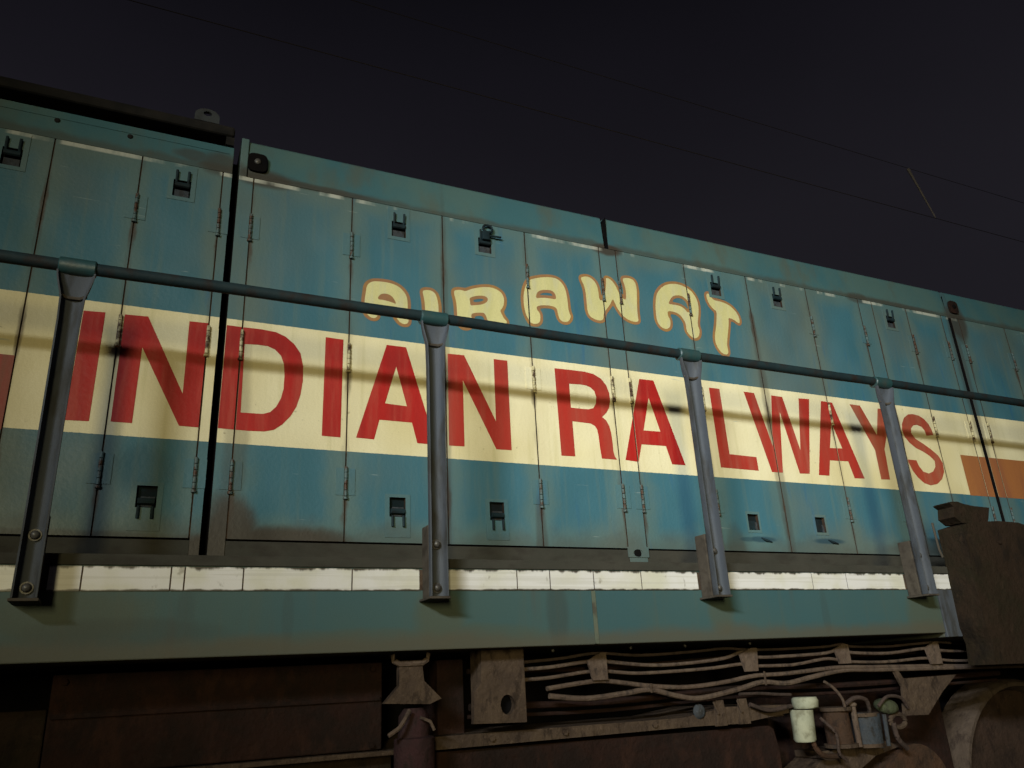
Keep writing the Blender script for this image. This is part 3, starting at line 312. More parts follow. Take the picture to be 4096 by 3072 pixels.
NAME_BORDERS=[[[[0.803,3.1343],[0.8017,3.1443],[0.8007,3.1563],[0.8001,3.1683],[0.8,3.1803],[0.8005,3.1923],[0.8017,3.2043],[0.803,3.2153],[0.8043,3.2253],[0.8055,3.2363],[0.8067,3.2473],[0.8087,3.257],[0.8118,3.2662],[0.8157,3.2741],[0.8205,3.2809],[0.8263,3.2874],[0.8325,3.2927],[0.8397,3.2973],[0.8481,3.3012],[0.8575,3.3042],[0.8681,3.3063],[0.8787,3.3078],[0.8887,3.3087],[0.8997,3.3095],[0.9117,3.3099],[0.9237,3.3098],[0.9347,3.3091],[0.9447,3.3078],[0.9547,3.3059],[0.9641,3.3033],[0.9731,3.3001],[0.9818,3.2963],[0.9893,3.2923],[0.9962,3.2876],[1.0031,3.282],[1.0096,3.276],[1.0152,3.2699],[1.0202,3.2636],[1.025,3.2563],[1.0293,3.2483],[1.0326,3.2397],[1.0353,3.2301],[1.0372,3.2197],[1.0384,3.2083],[1.0391,3.1963],[1.0392,3.1843],[1.039,3.1723],[1.0388,3.1603],[1.0392,3.1493],[1.0403,3.1393],[1.0417,3.1283],[1.0427,3.1163],[1.0421,3.1046],[1.0395,3.0943],[1.0352,3.0865],[1.0296,3.0808],[1.022,3.0764],[1.0116,3.0737],[0.9997,3.0735],[0.9887,3.0759],[0.9803,3.0799],[0.9738,3.0846],[0.9679,3.0902],[0.9621,3.0967],[0.9566,3.1041],[0.9518,3.1118],[0.9478,3.1198],[0.9438,3.1279],[0.9391,3.1348],[0.9323,3.1397],[0.924,3.1427],[0.9147,3.1442],[0.9047,3.1445],[0.8966,3.1422],[0.8926,3.1362],[0.892,3.1273],[0.8923,3.1168],[0.891,3.1063],[0.8877,3.0979],[0.8827,3.0918],[0.8757,3.087],[0.8667,3.0833],[0.8557,3.082],[0.8447,3.0835],[0.8357,3.0871],[0.8284,3.0917],[0.8221,3.0969],[0.8164,3.1029],[0.8117,3.1096],[0.8078,3.1179],[0.8047,3.1265]]],[[[1.0849,3.254],[1.0831,3.266],[1.0835,3.277],[1.0868,3.286],[1.0924,3.293],[1.1001,3.2979],[1.1091,3.301],[1.1186,3.3029],[1.1296,3.3037],[1.1406,3.3031],[1.1496,3.3009],[1.1576,3.2973],[1.1653,3.2921],[1.1719,3.2857],[1.1773,3.2783],[1.1813,3.2704],[1.1844,3.2621],[1.1869,3.253],[1.1891,3.243],[1.1909,3.233],[1.1924,3.222],[1.1934,3.211],[1.194,3.201],[1.1941,3.19],[1.1939,3.179],[1.1933,3.169],[1.1918,3.1586],[1.1892,3.1487],[1.1856,3.1404],[1.1806,3.1335],[1.1736,3.1273],[1.1656,3.1227],[1.1566,3.12],[1.1456,3.1188],[1.1338,3.1195],[1.1232,3.1222],[1.1153,3.1261],[1.1091,3.1311],[1.1035,3.1381],[1.0992,3.146],[1.0964,3.155],[1.0947,3.1651],[1.0936,3.1752],[1.0928,3.1861],[1.0921,3.198],[1.0914,3.21],[1.0903,3.221],[1.0889,3.231],[1.0871,3.242]]],[[[1.2467,3.2746],[1.2445,3.2866],[1.244,3.2986],[1.2462,3.3094],[1.2507,3.3172],[1.2565,3.3224],[1.2647,3.3265],[1.2742,3.3298],[1.2839,3.3318],[1.2949,3.3325],[1.3069,3.3324],[1.3179,3.3331],[1.3269,3.3364],[1.3349,3.3407],[1.3429,3.3446],[1.3509,3.3483],[1.3589,3.3517],[1.3674,3.3551],[1.3769,3.3585],[1.3864,3.3617],[1.3949,3.3644],[1.4039,3.3669],[1.4139,3.3693],[1.4239,3.3713],[1.4349,3.373],[1.4459,3.3742],[1.4549,3.3746],[1.4639,3.3742],[1.4748,3.3729],[1.4857,3.3707],[1.4948,3.3678],[1.5029,3.3645],[1.5109,3.3602],[1.5184,3.3553],[1.5249,3.3499],[1.5304,3.3437],[1.5349,3.3372],[1.5388,3.3291],[1.542,3.3195],[1.5439,3.3096],[1.5446,3.2986],[1.544,3.2874],[1.5425,3.2772],[1.5401,3.2674],[1.5372,3.2586],[1.5337,3.2506],[1.5291,3.2426],[1.5259,3.2342],[1.5271,3.2252],[1.5309,3.2167],[1.5352,3.2092],[1.5405,3.2026],[1.5462,3.196],[1.5507,3.1882],[1.5526,3.1782],[1.551,3.1679],[1.5464,3.1602],[1.5401,3.1549],[1.5322,3.1507],[1.5234,3.1475],[1.5139,3.1451],[1.5039,3.1434],[1.4939,3.1423],[1.4829,3.1416],[1.4709,3.1413],[1.4599,3.1418],[1.4499,3.1434],[1.4403,3.1466],[1.4328,3.1507],[1.4269,3.1558],[1.4214,3.1627],[1.417,3.1706],[1.4138,3.1787],[1.4097,3.1863],[1.4019,3.1909],[1.3919,3.191],[1.3824,3.1891],[1.3731,3.1863],[1.3661,3.1806],[1.3639,3.1706],[1.3638,3.1586],[1.3632,3.1476],[1.3616,3.138],[1.3587,3.1288],[1.3547,3.1208],[1.3496,3.1145],[1.3427,3.1091],[1.3349,3.1047],[1.3259,3.1015],[1.3149,3.0998],[1.3034,3.1002],[1.2937,3.1029],[1.286,3.107],[1.2796,3.1124],[1.2743,3.119],[1.2698,3.1266],[1.266,3.1346],[1.2626,3.1436],[1.2597,3.1536],[1.2578,3.1636],[1.2567,3.1746],[1.256,3.1866],[1.2557,3.1986],[1.2553,3.2106],[1.2549,3.2216],[1.2541,3.2316],[1.2529,3.2426],[1.2512,3.2536],[1.2492,3.2636]],[[1.3619,3.2647],[1.3609,3.2703],[1.3669,3.2755],[1.3758,3.2791],[1.3858,3.2823],[1.3953,3.2848],[1.4049,3.2864],[1.4134,3.2861],[1.4167,3.2829],[1.4135,3.2785],[1.4067,3.2743],[1.3984,3.2703],[1.3889,3.2669],[1.3794,3.2642],[1.3699,3.2628]]],[[[1.6254,3.2645],[1.6242,3.2745],[1.6231,3.2865],[1.6225,3.2985],[1.6224,3.3105],[1.6226,3.3225],[1.6233,3.3345],[1.6245,3.3462],[1.6262,3.3569],[1.6281,3.3665],[1.6304,3.3761],[1.633,3.3858],[1.6357,3.3945],[1.6387,3.4028],[1.6423,3.4116],[1.6462,3.4201],[1.6502,3.4276],[1.6548,3.4348],[1.6603,3.4421],[1.6666,3.4486],[1.6732,3.4541],[1.6803,3.4585],[1.6887,3.4625],[1.6978,3.4663],[1.7062,3.4697],[1.7142,3.4727],[1.7224,3.4756],[1.7316,3.4787],[1.7414,3.4817],[1.7505,3.4842],[1.7598,3.4865],[1.7696,3.4887],[1.7794,3.4905],[1.7903,3.4922],[1.8022,3.4934],[1.8142,3.494],[1.8262,3.4937],[1.8372,3.4925],[1.8467,3.49],[1.8554,3.4865],[1.8631,3.4822],[1.8704,3.4769],[1.8772,3.471],[1.8828,3.4652],[1.8881,3.4584],[1.8932,3.4505],[1.8973,3.4425],[1.9005,3.4345],[1.9034,3.4258],[1.9059,3.4161],[1.9079,3.4058],[1.9093,3.3955],[1.9105,3.3855],[1.9115,3.3745],[1.9123,3.3625],[1.9128,3.3505],[1.9131,3.3385],[1.9133,3.3265],[1.9136,3.3155],[1.9146,3.3055],[1.9166,3.2955],[1.9191,3.2862],[1.9218,3.277],[1.9231,3.2663],[1.9218,3.2555],[1.9187,3.2465],[1.9145,3.2392],[1.9098,3.2328],[1.9043,3.2268],[1.8978,3.2212],[1.8902,3.2167],[1.8812,3.2134],[1.8702,3.2121],[1.8592,3.2128],[1.85,3.2152],[1.8418,3.2189],[1.8347,3.2243],[1.829,3.2309],[1.8246,3.2385],[1.8213,3.2475],[1.8187,3.2575],[1.8168,3.2675],[1.8153,3.2775],[1.8123,3.2856],[1.8051,3.2903],[1.7942,3.2921],[1.7822,3.2922],[1.7711,3.2915],[1.761,3.2902],[1.7509,3.2884],[1.7408,3.2861],[1.733,3.2826],[1.7319,3.2775],[1.7364,3.2705],[1.7406,3.2625],[1.7431,3.2535],[1.7445,3.2425],[1.7445,3.2305],[1.7433,3.2195],[1.7412,3.2104],[1.7378,3.2022],[1.7328,3.1944],[1.7264,3.1875],[1.719,3.1825],[1.7109,3.1789],[1.7014,3.1763],[1.6902,3.1753],[1.6787,3.1761],[1.6692,3.1788],[1.6616,3.1832],[1.6552,3.1893],[1.6502,3.1963],[1.6462,3.2035],[1.6421,3.2109],[1.6381,3.2187],[1.6342,3.2278],[1.6309,3.2376],[1.6285,3.2475],[1.6267,3.2565]],[[1.7369,3.3642],[1.739,3.3682],[1.7462,3.3732],[1.7542,3.3767],[1.7632,3.3793],[1.7732,3.3813],[1.7832,3.3826],[1.7932,3.3828],[1.8022,3.3805],[1.8081,3.375],[1.8072,3.37],[1.7982,3.3681],[1.7862,3.3676],[1.7747,3.3672],[1.7643,3.3665],[1.7537,3.3652],[1.743,3.3637]]],[[[1.978,3.4889],[1.9761,3.4999],[1.977,3.5109],[1.981,3.5194],[1.9871,3.5255],[1.9945,3.5297],[2.0033,3.533],[2.0132,3.5355],[2.0233,3.537],[2.0345,3.5372],[2.0455,3.5359],[2.0545,3.5332],[2.0625,3.5295],[2.0702,3.5249],[2.077,3.52],[2.0829,3.5146],[2.0888,3.5078],[2.0941,3.5],[2.0983,3.492],[2.1014,3.4839],[2.1039,3.4749],[2.1059,3.4649],[2.1072,3.4549],[2.1082,3.4439],[2.109,3.4319],[2.1101,3.4239],[2.1121,3.4249],[2.1148,3.4329],[2.1176,3.4429],[2.1201,3.4523],[2.1224,3.4618],[2.1247,3.4714],[2.1266,3.4811],[2.1284,3.492],[2.1301,3.5029],[2.1311,3.5129],[2.1321,3.5239],[2.1343,3.5347],[2.1384,3.5425],[2.144,3.5477],[2.1511,3.5509],[2.1597,3.5515],[2.1695,3.5499],[2.1785,3.5469],[2.1865,3.5426],[2.194,3.5374],[2.2006,3.5317],[2.2062,3.5258],[2.2113,3.5194],[2.2162,3.5119],[2.2208,3.5039],[2.2248,3.4959],[2.2283,3.4879],[2.2316,3.4799],[2.2352,3.4719],[2.2392,3.4639],[2.244,3.4559],[2.2488,3.4509],[2.2518,3.4539],[2.2528,3.4639],[2.2529,3.4759],[2.2524,3.4879],[2.2513,3.4989],[2.2494,3.5089],[2.2469,3.5189],[2.2444,3.5279],[2.2431,3.5359],[2.2434,3.5449],[2.2459,3.5548],[2.2511,3.5626],[2.2585,3.5676],[2.2665,3.571],[2.2755,3.5733],[2.2855,3.575],[2.2949,3.5758],[2.3043,3.5757],[2.3145,3.5745],[2.3247,3.5717],[2.3331,3.5679],[2.3398,3.5631],[2.3457,3.5569],[2.3505,3.5495],[2.3541,3.5411],[2.3567,3.5323],[2.3583,3.5229],[2.3594,3.5119],[2.3598,3.4999],[2.3596,3.4879],[2.359,3.4769],[2.358,3.4669],[2.3567,3.4559],[2.3554,3.4449],[2.3542,3.4349],[2.353,3.4239],[2.3517,3.412],[2.3506,3.4011],[2.3496,3.391],[2.3488,3.3799],[2.348,3.3679],[2.3475,3.3559],[2.3472,3.3439],[2.3473,3.3319],[2.3478,3.3199],[2.3478,3.3089],[2.3459,3.2999],[2.3414,3.2922],[2.3345,3.2857],[2.3265,3.2814],[2.3175,3.279],[2.3065,3.2778],[2.2945,3.2781],[2.2835,3.2795],[2.2741,3.2814],[2.2647,3.2841],[2.2551,3.2876],[2.2465,3.2915],[2.239,3.2956],[2.2324,3.2999],[2.226,3.305],[2.2195,3.3108],[2.2137,3.3168],[2.2079,3.3236],[2.2027,3.3305],[2.1983,3.3369],[2.1938,3.344],[2.1893,3.3519],[2.1851,3.3599],[2.181,3.3669],[2.1762,3.3689],[2.171,3.3646],[2.1664,3.3581],[2.1617,3.3515],[2.1561,3.3443],[2.1507,3.3376],[2.1456,3.3313],[2.1401,3.3241],[2.1348,3.3169],[2.1307,3.3092],[2.1279,3.3005],[2.1259,3.2909],[2.1233,3.2809],[2.1195,3.2724],[2.1142,3.2658],[2.1074,3.2604],[2.0993,3.2563],[2.0898,3.2536],[2.0785,3.2524],[2.0665,3.2529],[2.0555,3.2546],[2.0464,3.2569],[2.0379,3.2601],[2.0296,3.2639],[2.0221,3.2686],[2.0154,3.2741],[2.0098,3.2805],[2.0053,3.2879],[2.0017,3.2969],[1.9991,3.3069],[1.9975,3.3169],[1.9966,3.3279],[1.9963,3.3399],[1.9963,3.3519],[1.9962,3.3639],[1.9962,3.3759],[1.9962,3.3879],[1.9961,3.3999],[1.9959,3.4119],[1.9954,3.4234],[1.9943,3.4339],[1.9927,3.444],[1.9904,3.4542],[1.9875,3.4636],[1.9842,3.4719],[1.9809,3.4799]]],[[[2.441,3.3192],[2.439,3.3302],[2.4379,3.3422],[2.4377,3.3542],[2.4379,3.3662],[2.4383,3.3782],[2.4388,3.3902],[2.4397,3.4022],[2.4408,3.4132],[2.4421,3.4232],[2.4438,3.4335],[2.4458,3.4438],[2.4478,3.4535],[2.4501,3.4632],[2.4527,3.4732],[2.4555,3.4822],[2.4587,3.4902],[2.4625,3.4982],[2.4668,3.5062],[2.472,3.5142],[2.4772,3.5215],[2.4821,3.5279],[2.4877,3.5341],[2.4935,3.5403],[2.4994,3.5461],[2.506,3.5518],[2.513,3.5574],[2.5193,3.5622],[2.526,3.5665],[2.5336,3.5711],[2.5416,3.5755],[2.5496,3.5792],[2.5583,3.5827],[2.5681,3.586],[2.5773,3.5886],[2.5866,3.5907],[2.5976,3.5925],[2.6086,3.5939],[2.6186,3.5948],[2.6296,3.5952],[2.6413,3.5949],[2.6519,3.594],[2.6619,3.5924],[2.672,3.5901],[2.6813,3.5874],[2.6896,3.5845],[2.6977,3.5815],[2.7061,3.5781],[2.7143,3.5742],[2.7219,3.5696],[2.7293,3.5642],[2.7359,3.5583],[2.7416,3.5524],[2.7471,3.5458],[2.7525,3.5383],[2.7574,3.5304],[2.7615,3.5224],[2.7649,3.5143],[2.7677,3.5062],[2.7701,3.4972],[2.772,3.4862],[2.7731,3.4752],[2.7736,3.4657],[2.7735,3.4562],[2.7728,3.4457],[2.7715,3.4342],[2.7698,3.4232],[2.7679,3.4137],[2.7656,3.4041],[2.7633,3.3947],[2.7609,3.3852],[2.7586,3.3752],[2.7562,3.3652],[2.754,3.3552],[2.7524,3.3452],[2.7523,3.335],[2.7536,3.3247],[2.7554,3.314],[2.7559,3.3022],[2.7547,3.2912],[2.7526,3.2819],[2.7494,3.2732],[2.7456,3.2652],[2.7408,3.2578],[2.735,3.251],[2.7288,3.2456],[2.7216,3.2411],[2.7126,3.2373],[2.7016,3.2352],[2.6896,3.2356],[2.6787,3.2384],[2.6704,3.2422],[2.6641,3.2467],[2.658,3.2523],[2.6518,3.2586],[2.6462,3.2653],[2.6415,3.2717],[2.6377,3.2795],[2.6349,3.2892],[2.6334,3.2992],[2.6332,3.3102],[2.633,3.3222],[2.6314,3.3332],[2.628,3.3422],[2.6232,3.3502],[2.6182,3.3575],[2.6127,3.3638],[2.6061,3.3695],[2.5984,3.374],[2.59,3.3769],[2.5806,3.3789],[2.5696,3.38],[2.5589,3.3788],[2.5531,3.373],[2.5539,3.3641],[2.5572,3.3551],[2.56,3.3465],[2.5615,3.3372],[2.5616,3.3272],[2.5605,3.3172],[2.5582,3.3072],[2.5552,3.2982],[2.5511,3.2903],[2.5462,3.2834],[2.5406,3.2779],[2.5336,3.2729],[2.5256,3.2688],[2.5166,3.2659],[2.5056,3.2646],[2.4946,3.2653],[2.4856,3.2676],[2.4776,3.2709],[2.4696,3.2755],[2.4624,3.2809],[2.4566,3.2869],[2.4514,3.2942],[2.4469,3.3022],[2.4436,3.3102]],[[2.5803,3.4602],[2.5812,3.4656],[2.5859,3.4721],[2.5916,3.4777],[2.5982,3.4823],[2.6068,3.4861],[2.6167,3.489],[2.6266,3.4908],[2.6366,3.4911],[2.6459,3.4895],[2.6542,3.4862],[2.6619,3.4815],[2.6686,3.4755],[2.6735,3.4678],[2.6768,3.4588],[2.6794,3.4502],[2.6817,3.4412],[2.6813,3.4332],[2.6763,3.4317],[2.6694,3.4362],[2.6625,3.4417],[2.6553,3.4462],[2.6472,3.4501],[2.6382,3.4534],[2.6286,3.4557],[2.6176,3.4572],[2.6066,3.458],[2.5966,3.4583],[2.5865,3.4583]]],[[[2.8138,3.5117],[2.8123,3.5217],[2.8116,3.5337],[2.8127,3.5447],[2.8156,3.5537],[2.8204,3.561],[2.8272,3.5663],[2.836,3.5694],[2.846,3.57],[2.855,3.5672],[2.862,3.562],[2.867,3.5556],[2.8714,3.5486],[2.8769,3.5422],[2.8844,3.5373],[2.895,3.5347],[2.906,3.5338],[2.916,3.5332],[2.927,3.5322],[2.938,3.5309],[2.948,3.5293],[2.958,3.5274],[2.968,3.5249],[2.9779,3.5217],[2.987,3.5183],[2.995,3.5147],[3.003,3.5104],[3.0103,3.5059],[3.0168,3.5013],[3.0232,3.4959],[3.0296,3.4899],[3.0352,3.484],[3.0407,3.4773],[3.0461,3.4699],[3.0509,3.4625],[3.0549,3.4545],[3.0583,3.446],[3.0608,3.4367],[3.0626,3.4267],[3.0633,3.4167],[3.0627,3.4067],[3.0607,3.3977],[3.0569,3.3898],[3.0507,3.383],[3.043,3.3789],[3.035,3.3781],[3.027,3.3802],[3.019,3.3841],[3.011,3.3883],[3.003,3.3925],[2.995,3.396],[2.9872,3.3969],[2.9812,3.393],[2.9782,3.3847],[2.9763,3.3747],[2.974,3.3647],[2.9715,3.3547],[2.9692,3.3457],[2.9668,3.3366],[2.964,3.3267],[2.9615,3.3175],[2.9588,3.3082],[2.956,3.2985],[2.9534,3.2895],[2.9508,3.2803],[2.9481,3.2705],[2.9456,3.2611],[2.9433,3.2516],[2.9416,3.2411],[2.941,3.2297],[2.9415,3.2177],[2.9418,3.2057],[2.9407,3.1947],[2.9383,3.1857],[2.9339,3.1777],[2.9275,3.1707],[2.92,3.1659],[2.9105,3.1631],[2.899,3.1625],[2.888,3.1639],[2.879,3.1667],[2.871,3.171],[2.8636,3.1762],[2.8572,3.1819],[2.8516,3.188],[2.8467,3.1944],[2.8421,3.2017],[2.8379,3.2097],[2.8343,3.218],[2.8311,3.2273],[2.8285,3.237],[2.827,3.2467],[2.8267,3.2577],[2.8272,3.2687],[2.8285,3.2787],[2.8304,3.2887],[2.8325,3.2983],[2.835,3.3079],[2.8376,3.3173],[2.8403,3.3258],[2.8432,3.335],[2.8462,3.3448],[2.8489,3.3537],[2.8514,3.3627],[2.8541,3.3727],[2.8565,3.3826],[2.8588,3.3926],[2.8609,3.4025],[2.8628,3.4124],[2.8646,3.4226],[2.8645,3.4327],[2.8607,3.4408],[2.8544,3.4465],[2.8478,3.4522],[2.8415,3.4583],[2.8358,3.4649],[2.8309,3.4713],[2.8268,3.4781],[2.8227,3.4857],[2.8189,3.4948],[2.8158,3.5037]]]]

# ------------------------------------------------------------------ the locomotive
YW = 3.25            # hood side plane
YS = 2.90            # sill plane
YP = 2.775           # front lips of the handrail posts
X0, X1 = -4.6, 9.2   # length that is built
loco = bpy.data.objects.new('locomotive', None); C.objects.link(loco)
loco.location = (0, 0, 0)
loco['label'] = 'blue diesel locomotive hood with a cream band, red capital lettering and yellow name above'
loco['category'] = 'locomotive'

# hood: dark carcass behind the doors, frame strips, doors
c = MB(); c.box(X0, .19, 3.275, 5.9, 1.96, 3.86); c.box(.23, 4.93, 3.275, 5.9, 1.96, 3.90); c.box(4.965, X1, 3.275, 5.9, 1.96, 3.90)
c.box(.19, .23, 3.34, 5.9, 1.96, 3.84); c.box(4.93, 4.965, 3.34, 5.9, 1.96, 3.84)
c.build('hood_carcass', M['dark'], loco)

G = .0030            # half a seam
DZ0, DZ1 = 2.069, 3.722
seams_cut = []
def strip(x0, x1, z0=1.95, z1=3.722, mat='frame'):
    s_ = MB(); s_.box(x0, x1, YW, YW+.024, z0, z1); return s_.build('frame_strip', M[mat], loco, side=M['seam'])
# door: (x0, x1, upper latch x or None, lower latch x, hinge side)
doors = [(-4.16, -3.83, 0, 0), (-3.83, -3.50, 0, 0), (-3.50, -3.17, 0, 0), (-3.17, -2.84, 0, 0), (-2.84, -2.51, 0, 0), (-2.51, -2.18, 0, 0),
    (-2.18, -1.845, 0, 0), (-1.845, -1.51, -1.66, -1.66), (-1.51, -1.177, 0, 0), (-1.177, -.843, 0, 0), (-.843, -.510, -.650, -.650),
    (-.510, -.176, 0, 0), (-.176, .156, -.007, -.007), (.290, .748, 0, 0), (.748, 1.206, .979, .975), (1.206, 1.666, 1.435, 1.440), (1.666, 2.120, 0, 0),
    (2.229, 2.691, 0, 0), (2.691, 3.146, 2.905, 2.915), (3.146, 3.622, 3.372, 3.385), (3.622, 4.073, 0, 0), (4.195, 4.515, 4.340, 0), (4.515, 4.860, 0, 0),
    (5.040, 5.526, 0, 0), (5.526, 5.985, 5.76, 5.76), (5.985, 6.44, 6.21, 6.21), (6.44, 6.90, 0, 0), (7.01, 7.47, 0, 0), (7.47, 7.93, 7.7, 7.7), (7.93, 8.39, 8.16, 8.16), (8.39, 8.85, 0, 0)]
PIN = random.Random(3)
def rect(x0, x1, z0, z1): return [(x0, z0), (x1, z0), (x1, z1), (x0, z1)]
def latch(door, cx, upper, style):
    h = .036; zc = 3.594 if upper else 2.221
    zo0, zo1 = zc-.042, zc+.042
    # folded plate round the opening, standing proud of the door
    if upper: pz0, pz1 = zo0-.018, zo1+.078
    else: pz0, pz1 = zo0-.088, zo1+.014
    p = MB()
    if style != 'scuffed': p.prism([rect(cx-.056, cx+.056, pz0, pz1), rect(cx-h, cx+h, zo0, zo1)], YW-.0028, YW)
    else: p.prism([rect(cx-.046, cx+.046, zo0-.014, zo1+.014), rect(cx-h, cx+h, zo0, zo1)], YW-.0028, YW)
    p.build('latch_plate', M['frame'], door)
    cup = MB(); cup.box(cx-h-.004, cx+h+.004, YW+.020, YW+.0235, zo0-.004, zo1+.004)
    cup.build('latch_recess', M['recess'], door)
    hd = MB()
    if style == 'scuffed':
        hd.tube([(cx+.035, YW-.004, zo0-.040), (cx+.06, YW-.008, zo0-.052), (cx+.10, YW-.006, zo0-.060)], .006, 8, rs=[.003, .0075, .003])
        hd.box(cx-.03, cx+.012, YW+.004, YW+.018, zo0+.004, zo0+.050)
    else:
        s_ = 1 if upper else -1; zt = zc+s_*.085; zi = zc+s_*.018
        for q in (-.024, .024):
            hd.tube([(cx+q, YW+.012, zi), (cx+q, YW-.010, zc+s_*.040), (cx+q*1.02, YW-.012, zt)], .0058, 8)
        hd.tube([(cx-.03, YW-.002, zi), (cx+.03, YW-.002, zi)], .012, 8)
    hd.build('latch_handle', M['latch'], door, True)
    ct = MB()
    if upper: ct.prism([rect(cx-.028, cx+.030, zo0+.006, zc-.002)], YW+.008, YW+.016)
    else: ct.prism([rect(cx-.020, cx+.030, zo0+.004, zc+.002)], YW+.008, YW+.016)
    ct.build('catch', M['bowl'], door)
    if style == 'padlock':
        k = MB(); R = .026
        k.tube([(cx+.012+R*math.cos(a), YW-.020, zc+.092+.8*R*math.sin(a)) for a in [2*math.pi*i/16 for i in range(17)]], .006, 8, False)
        k.box(cx-.022, cx+.018, YW-.032, YW-.012, zc+.022, zc+.070, .004)
        k.tube([(cx+.01, YW-.02, zc+.052), (cx+.085, YW-.02, zc+.055)], .0055, 8)
        k.build('padlock', M['latch'], door, True)
for i, (x0, x1, ul, ll) in enumerate(doors):
    holes = []
    if ul: holes.append(rect(ul-.036, ul+.036, 3.552, 3.636))
    if ll: holes.append(rect(ll-.036, ll+.036, 2.179, 2.263))
    d = MB(); d.prism([rect(x0+G, x1-G, DZ0, DZ1)]+holes, YW, YW+.020)
    o = d.build('hood_door', M['door'], loco, side=M['seam'])
    seams_cut += [x0, x1]
    if ul: latch(o, ul, True, 'padlock' if 1.3 < ul < 1.5 else 'plain')
    if ll: latch(o, ll, False, 'scuffed' if 2.8 < ll < 3.5 else 'plain')
# frame strips between the groups of doors
strips = [(-4.6, -4.16), (.156, .195), (.225, .290), (2.120, 2.229), (4.073, 4.195), (4.860, 4.930), (4.963, 5.040), (6.90, 7.01), (8.85, 9.2)]
for a, b in strips: strip(a+G*(a not in (.225, 4.963)), b-G*(b not in (.195, 4.930)), mat='frame')
seams_cut = sorted(set(seams_cut))
for x_ in seams_cut:
    k = MB(); k.box(x_-G, x_+G, YW+.0055, YW+.019, DZ0+.002, DZ1-.002); k.build('door_seal', M['seam'], loco)
for x_, z0_, z1_ in ((4.9605, 1.96, 3.722), (.2225, 1.96, 3.722)):
    l_ = MB(); l_.box(x_, x_+.002, YW+.0015, YW+.06, z0_, z1_); l_.build('slot_shade', M['dark'], loco)  # added dark strips: shade painted over the lit side of each slot
l_ = MB(); l_.box(2.1835, 2.1865, YW+.0005, YW+.25, 3.7235, 3.925); l_.build('slot_shade', M['dark'], loco)  # same added strip, painting the roof joint's lit side as shade
# brown kick strips below the doors, with the small lifting hole in the tie plate
for a, b in [(-4.16, .156), (.290, 2.120), (2.229, 4.073), (4.195, 4.860), (5.040, 6.90), (7.01, 8.85)]:
    k = MB(); k.box(a-G, b+G, YW+.004, YW+.02, 1.952, 2.062, .002); k.build('kick_strip', M['brownband'], loco)
tp = MB(); R = .024
tp.prism([[(2.116, 2.026), (2.233, 2.026), (2.233, 2.075), (2.116, 2.075)], [(2.172+R*1.15*math.cos(a), 2.046+.75*R*math.sin(a)) for a in [2*math.pi*i/16 for i in range(16)]]], YW-.005, YW-.0005)
o = tp.build('tie_plate', M['frame'], loco)
hh = MB(); hh.dome((2.172, YW-.0004, 2.046), .021, h=.08); hh.build('lifting_hole', M['dark'], o)

# hinges: two leaves with a knuckle, each its own part
def hinge(x, z, rusty=False):
    h = MB(); L_ = .062
    over = any(min(p[0] for p in r[0])-.012 < x+.045 and max(p[0] for p in r[0])+.012 > x-.045 and min(p[1] for p in r[0]) < z+L_ and max(p[1] for p in r[0]) > z-L_ for r in RED_LETTERS+NAME_BORDERS)
    proud = .0009 if over else .0032
    for s_ in (-1, 1): h.box(x+s_*.024-.0165, x+s_*.024+.0165, YW-proud, YW-.0004, z-L_+.004, z+L_-.004)
    h.build('hinge', M['door_hinge'], loco)
    k = MB()
    for j in range(5):
        a = z-L_+.0255*j; k.tube([(x, YW-.008, a), (x, YW-.008, a+.0225)], .0072, 8)
    k.tube([(x, YW-.007, z-L_-.014), (x, YW-.007, z-L_-.004)], .010, 8)
    k.build('hinge_knuckle', M['knuckle'], loco, True)
M['door_hinge'] = M['frame']
def knuckmat():
    n = NT('rusty_hinge_paint', .6, .3)
    band = n.math('MULTIPLY', n.math('GREATER_THAN', n.z, BAND0), n.math('LESS_THAN', n.z, BAND1))
    col = n.mix(band, (.075, .12, .12), (.52, .45, .25))
    col = n.mix(n.ramp(n.noise(34, (1, 1, .6), 5), .42, .60), col, RUST)
    return n.out(col, .1)
M['knuckle'] = knuckmat()
hx = [-3.83, -3.17, -2.51, -1.845, -1.177, -.176, .156, .290, .748, 1.666, 2.120, 2.229, 2.691, 3.622, 4.073, 4.515, 4.860, 5.040, 5.526, 6.44, 6.90, 7.01, 7.47, 8.39, 8.85]
for x in hx:
    for z in (3.462, 2.890, 2.320): hinge(x, z)

# roof: side cornice above the doors (leaning in a little), top deck
def cornice(x0, x1, z0=3.722, z1=3.930, lean=.012):
    r_ = MB(); bm = r_.bm
    prof = [(YW-.004, z0), (YW-.004, z0+.012), (YW-.001, z0+.016), (YW+lean, z1-.012), (YW+lean+.010, z1), (YW+.30, z1+.05), (YW+.30, z0)]
    A = [bm.verts.new((x0, y, z)) for y, z in prof]; B = [bm.verts.new((x1, y, z)) for y, z in prof]; n_ = len(prof)
    for i in range(n_): bm.faces.new((A[i], A[(i+1) % n_], B[(i+1) % n_], B[i]))
    bm.faces.new(A[::-1]); bm.faces.new(B); bmesh.ops.recalc_face_normals(bm, faces=bm.faces)
    return r_.build('roof_cornice', M['roof'], loco)
for a, b in [(.262, 2.158), (2.187, 4.071), (4.079, 4.930), (4.965, 6.95), (6.957, X1)]: cornice(a, b)
cp_ = MB(); cp_.box(.225, .258, YW-.001, YW+.3, 3.7185, 3.930, .003); cp_.build('roof_corner_post', M['frame'], loco)
lf = MB(); lf.box(X0, .195, YW-.003, YW+.3, 3.7225, 3.862, .003); lf.build('left_roof_side', M['roof'], loco)
lr = MB(); lr.box(X0, .175, YW-.006, YW+.012, 3.8225, 3.8265); lr.build('drip_strip', M['roof'], loco)
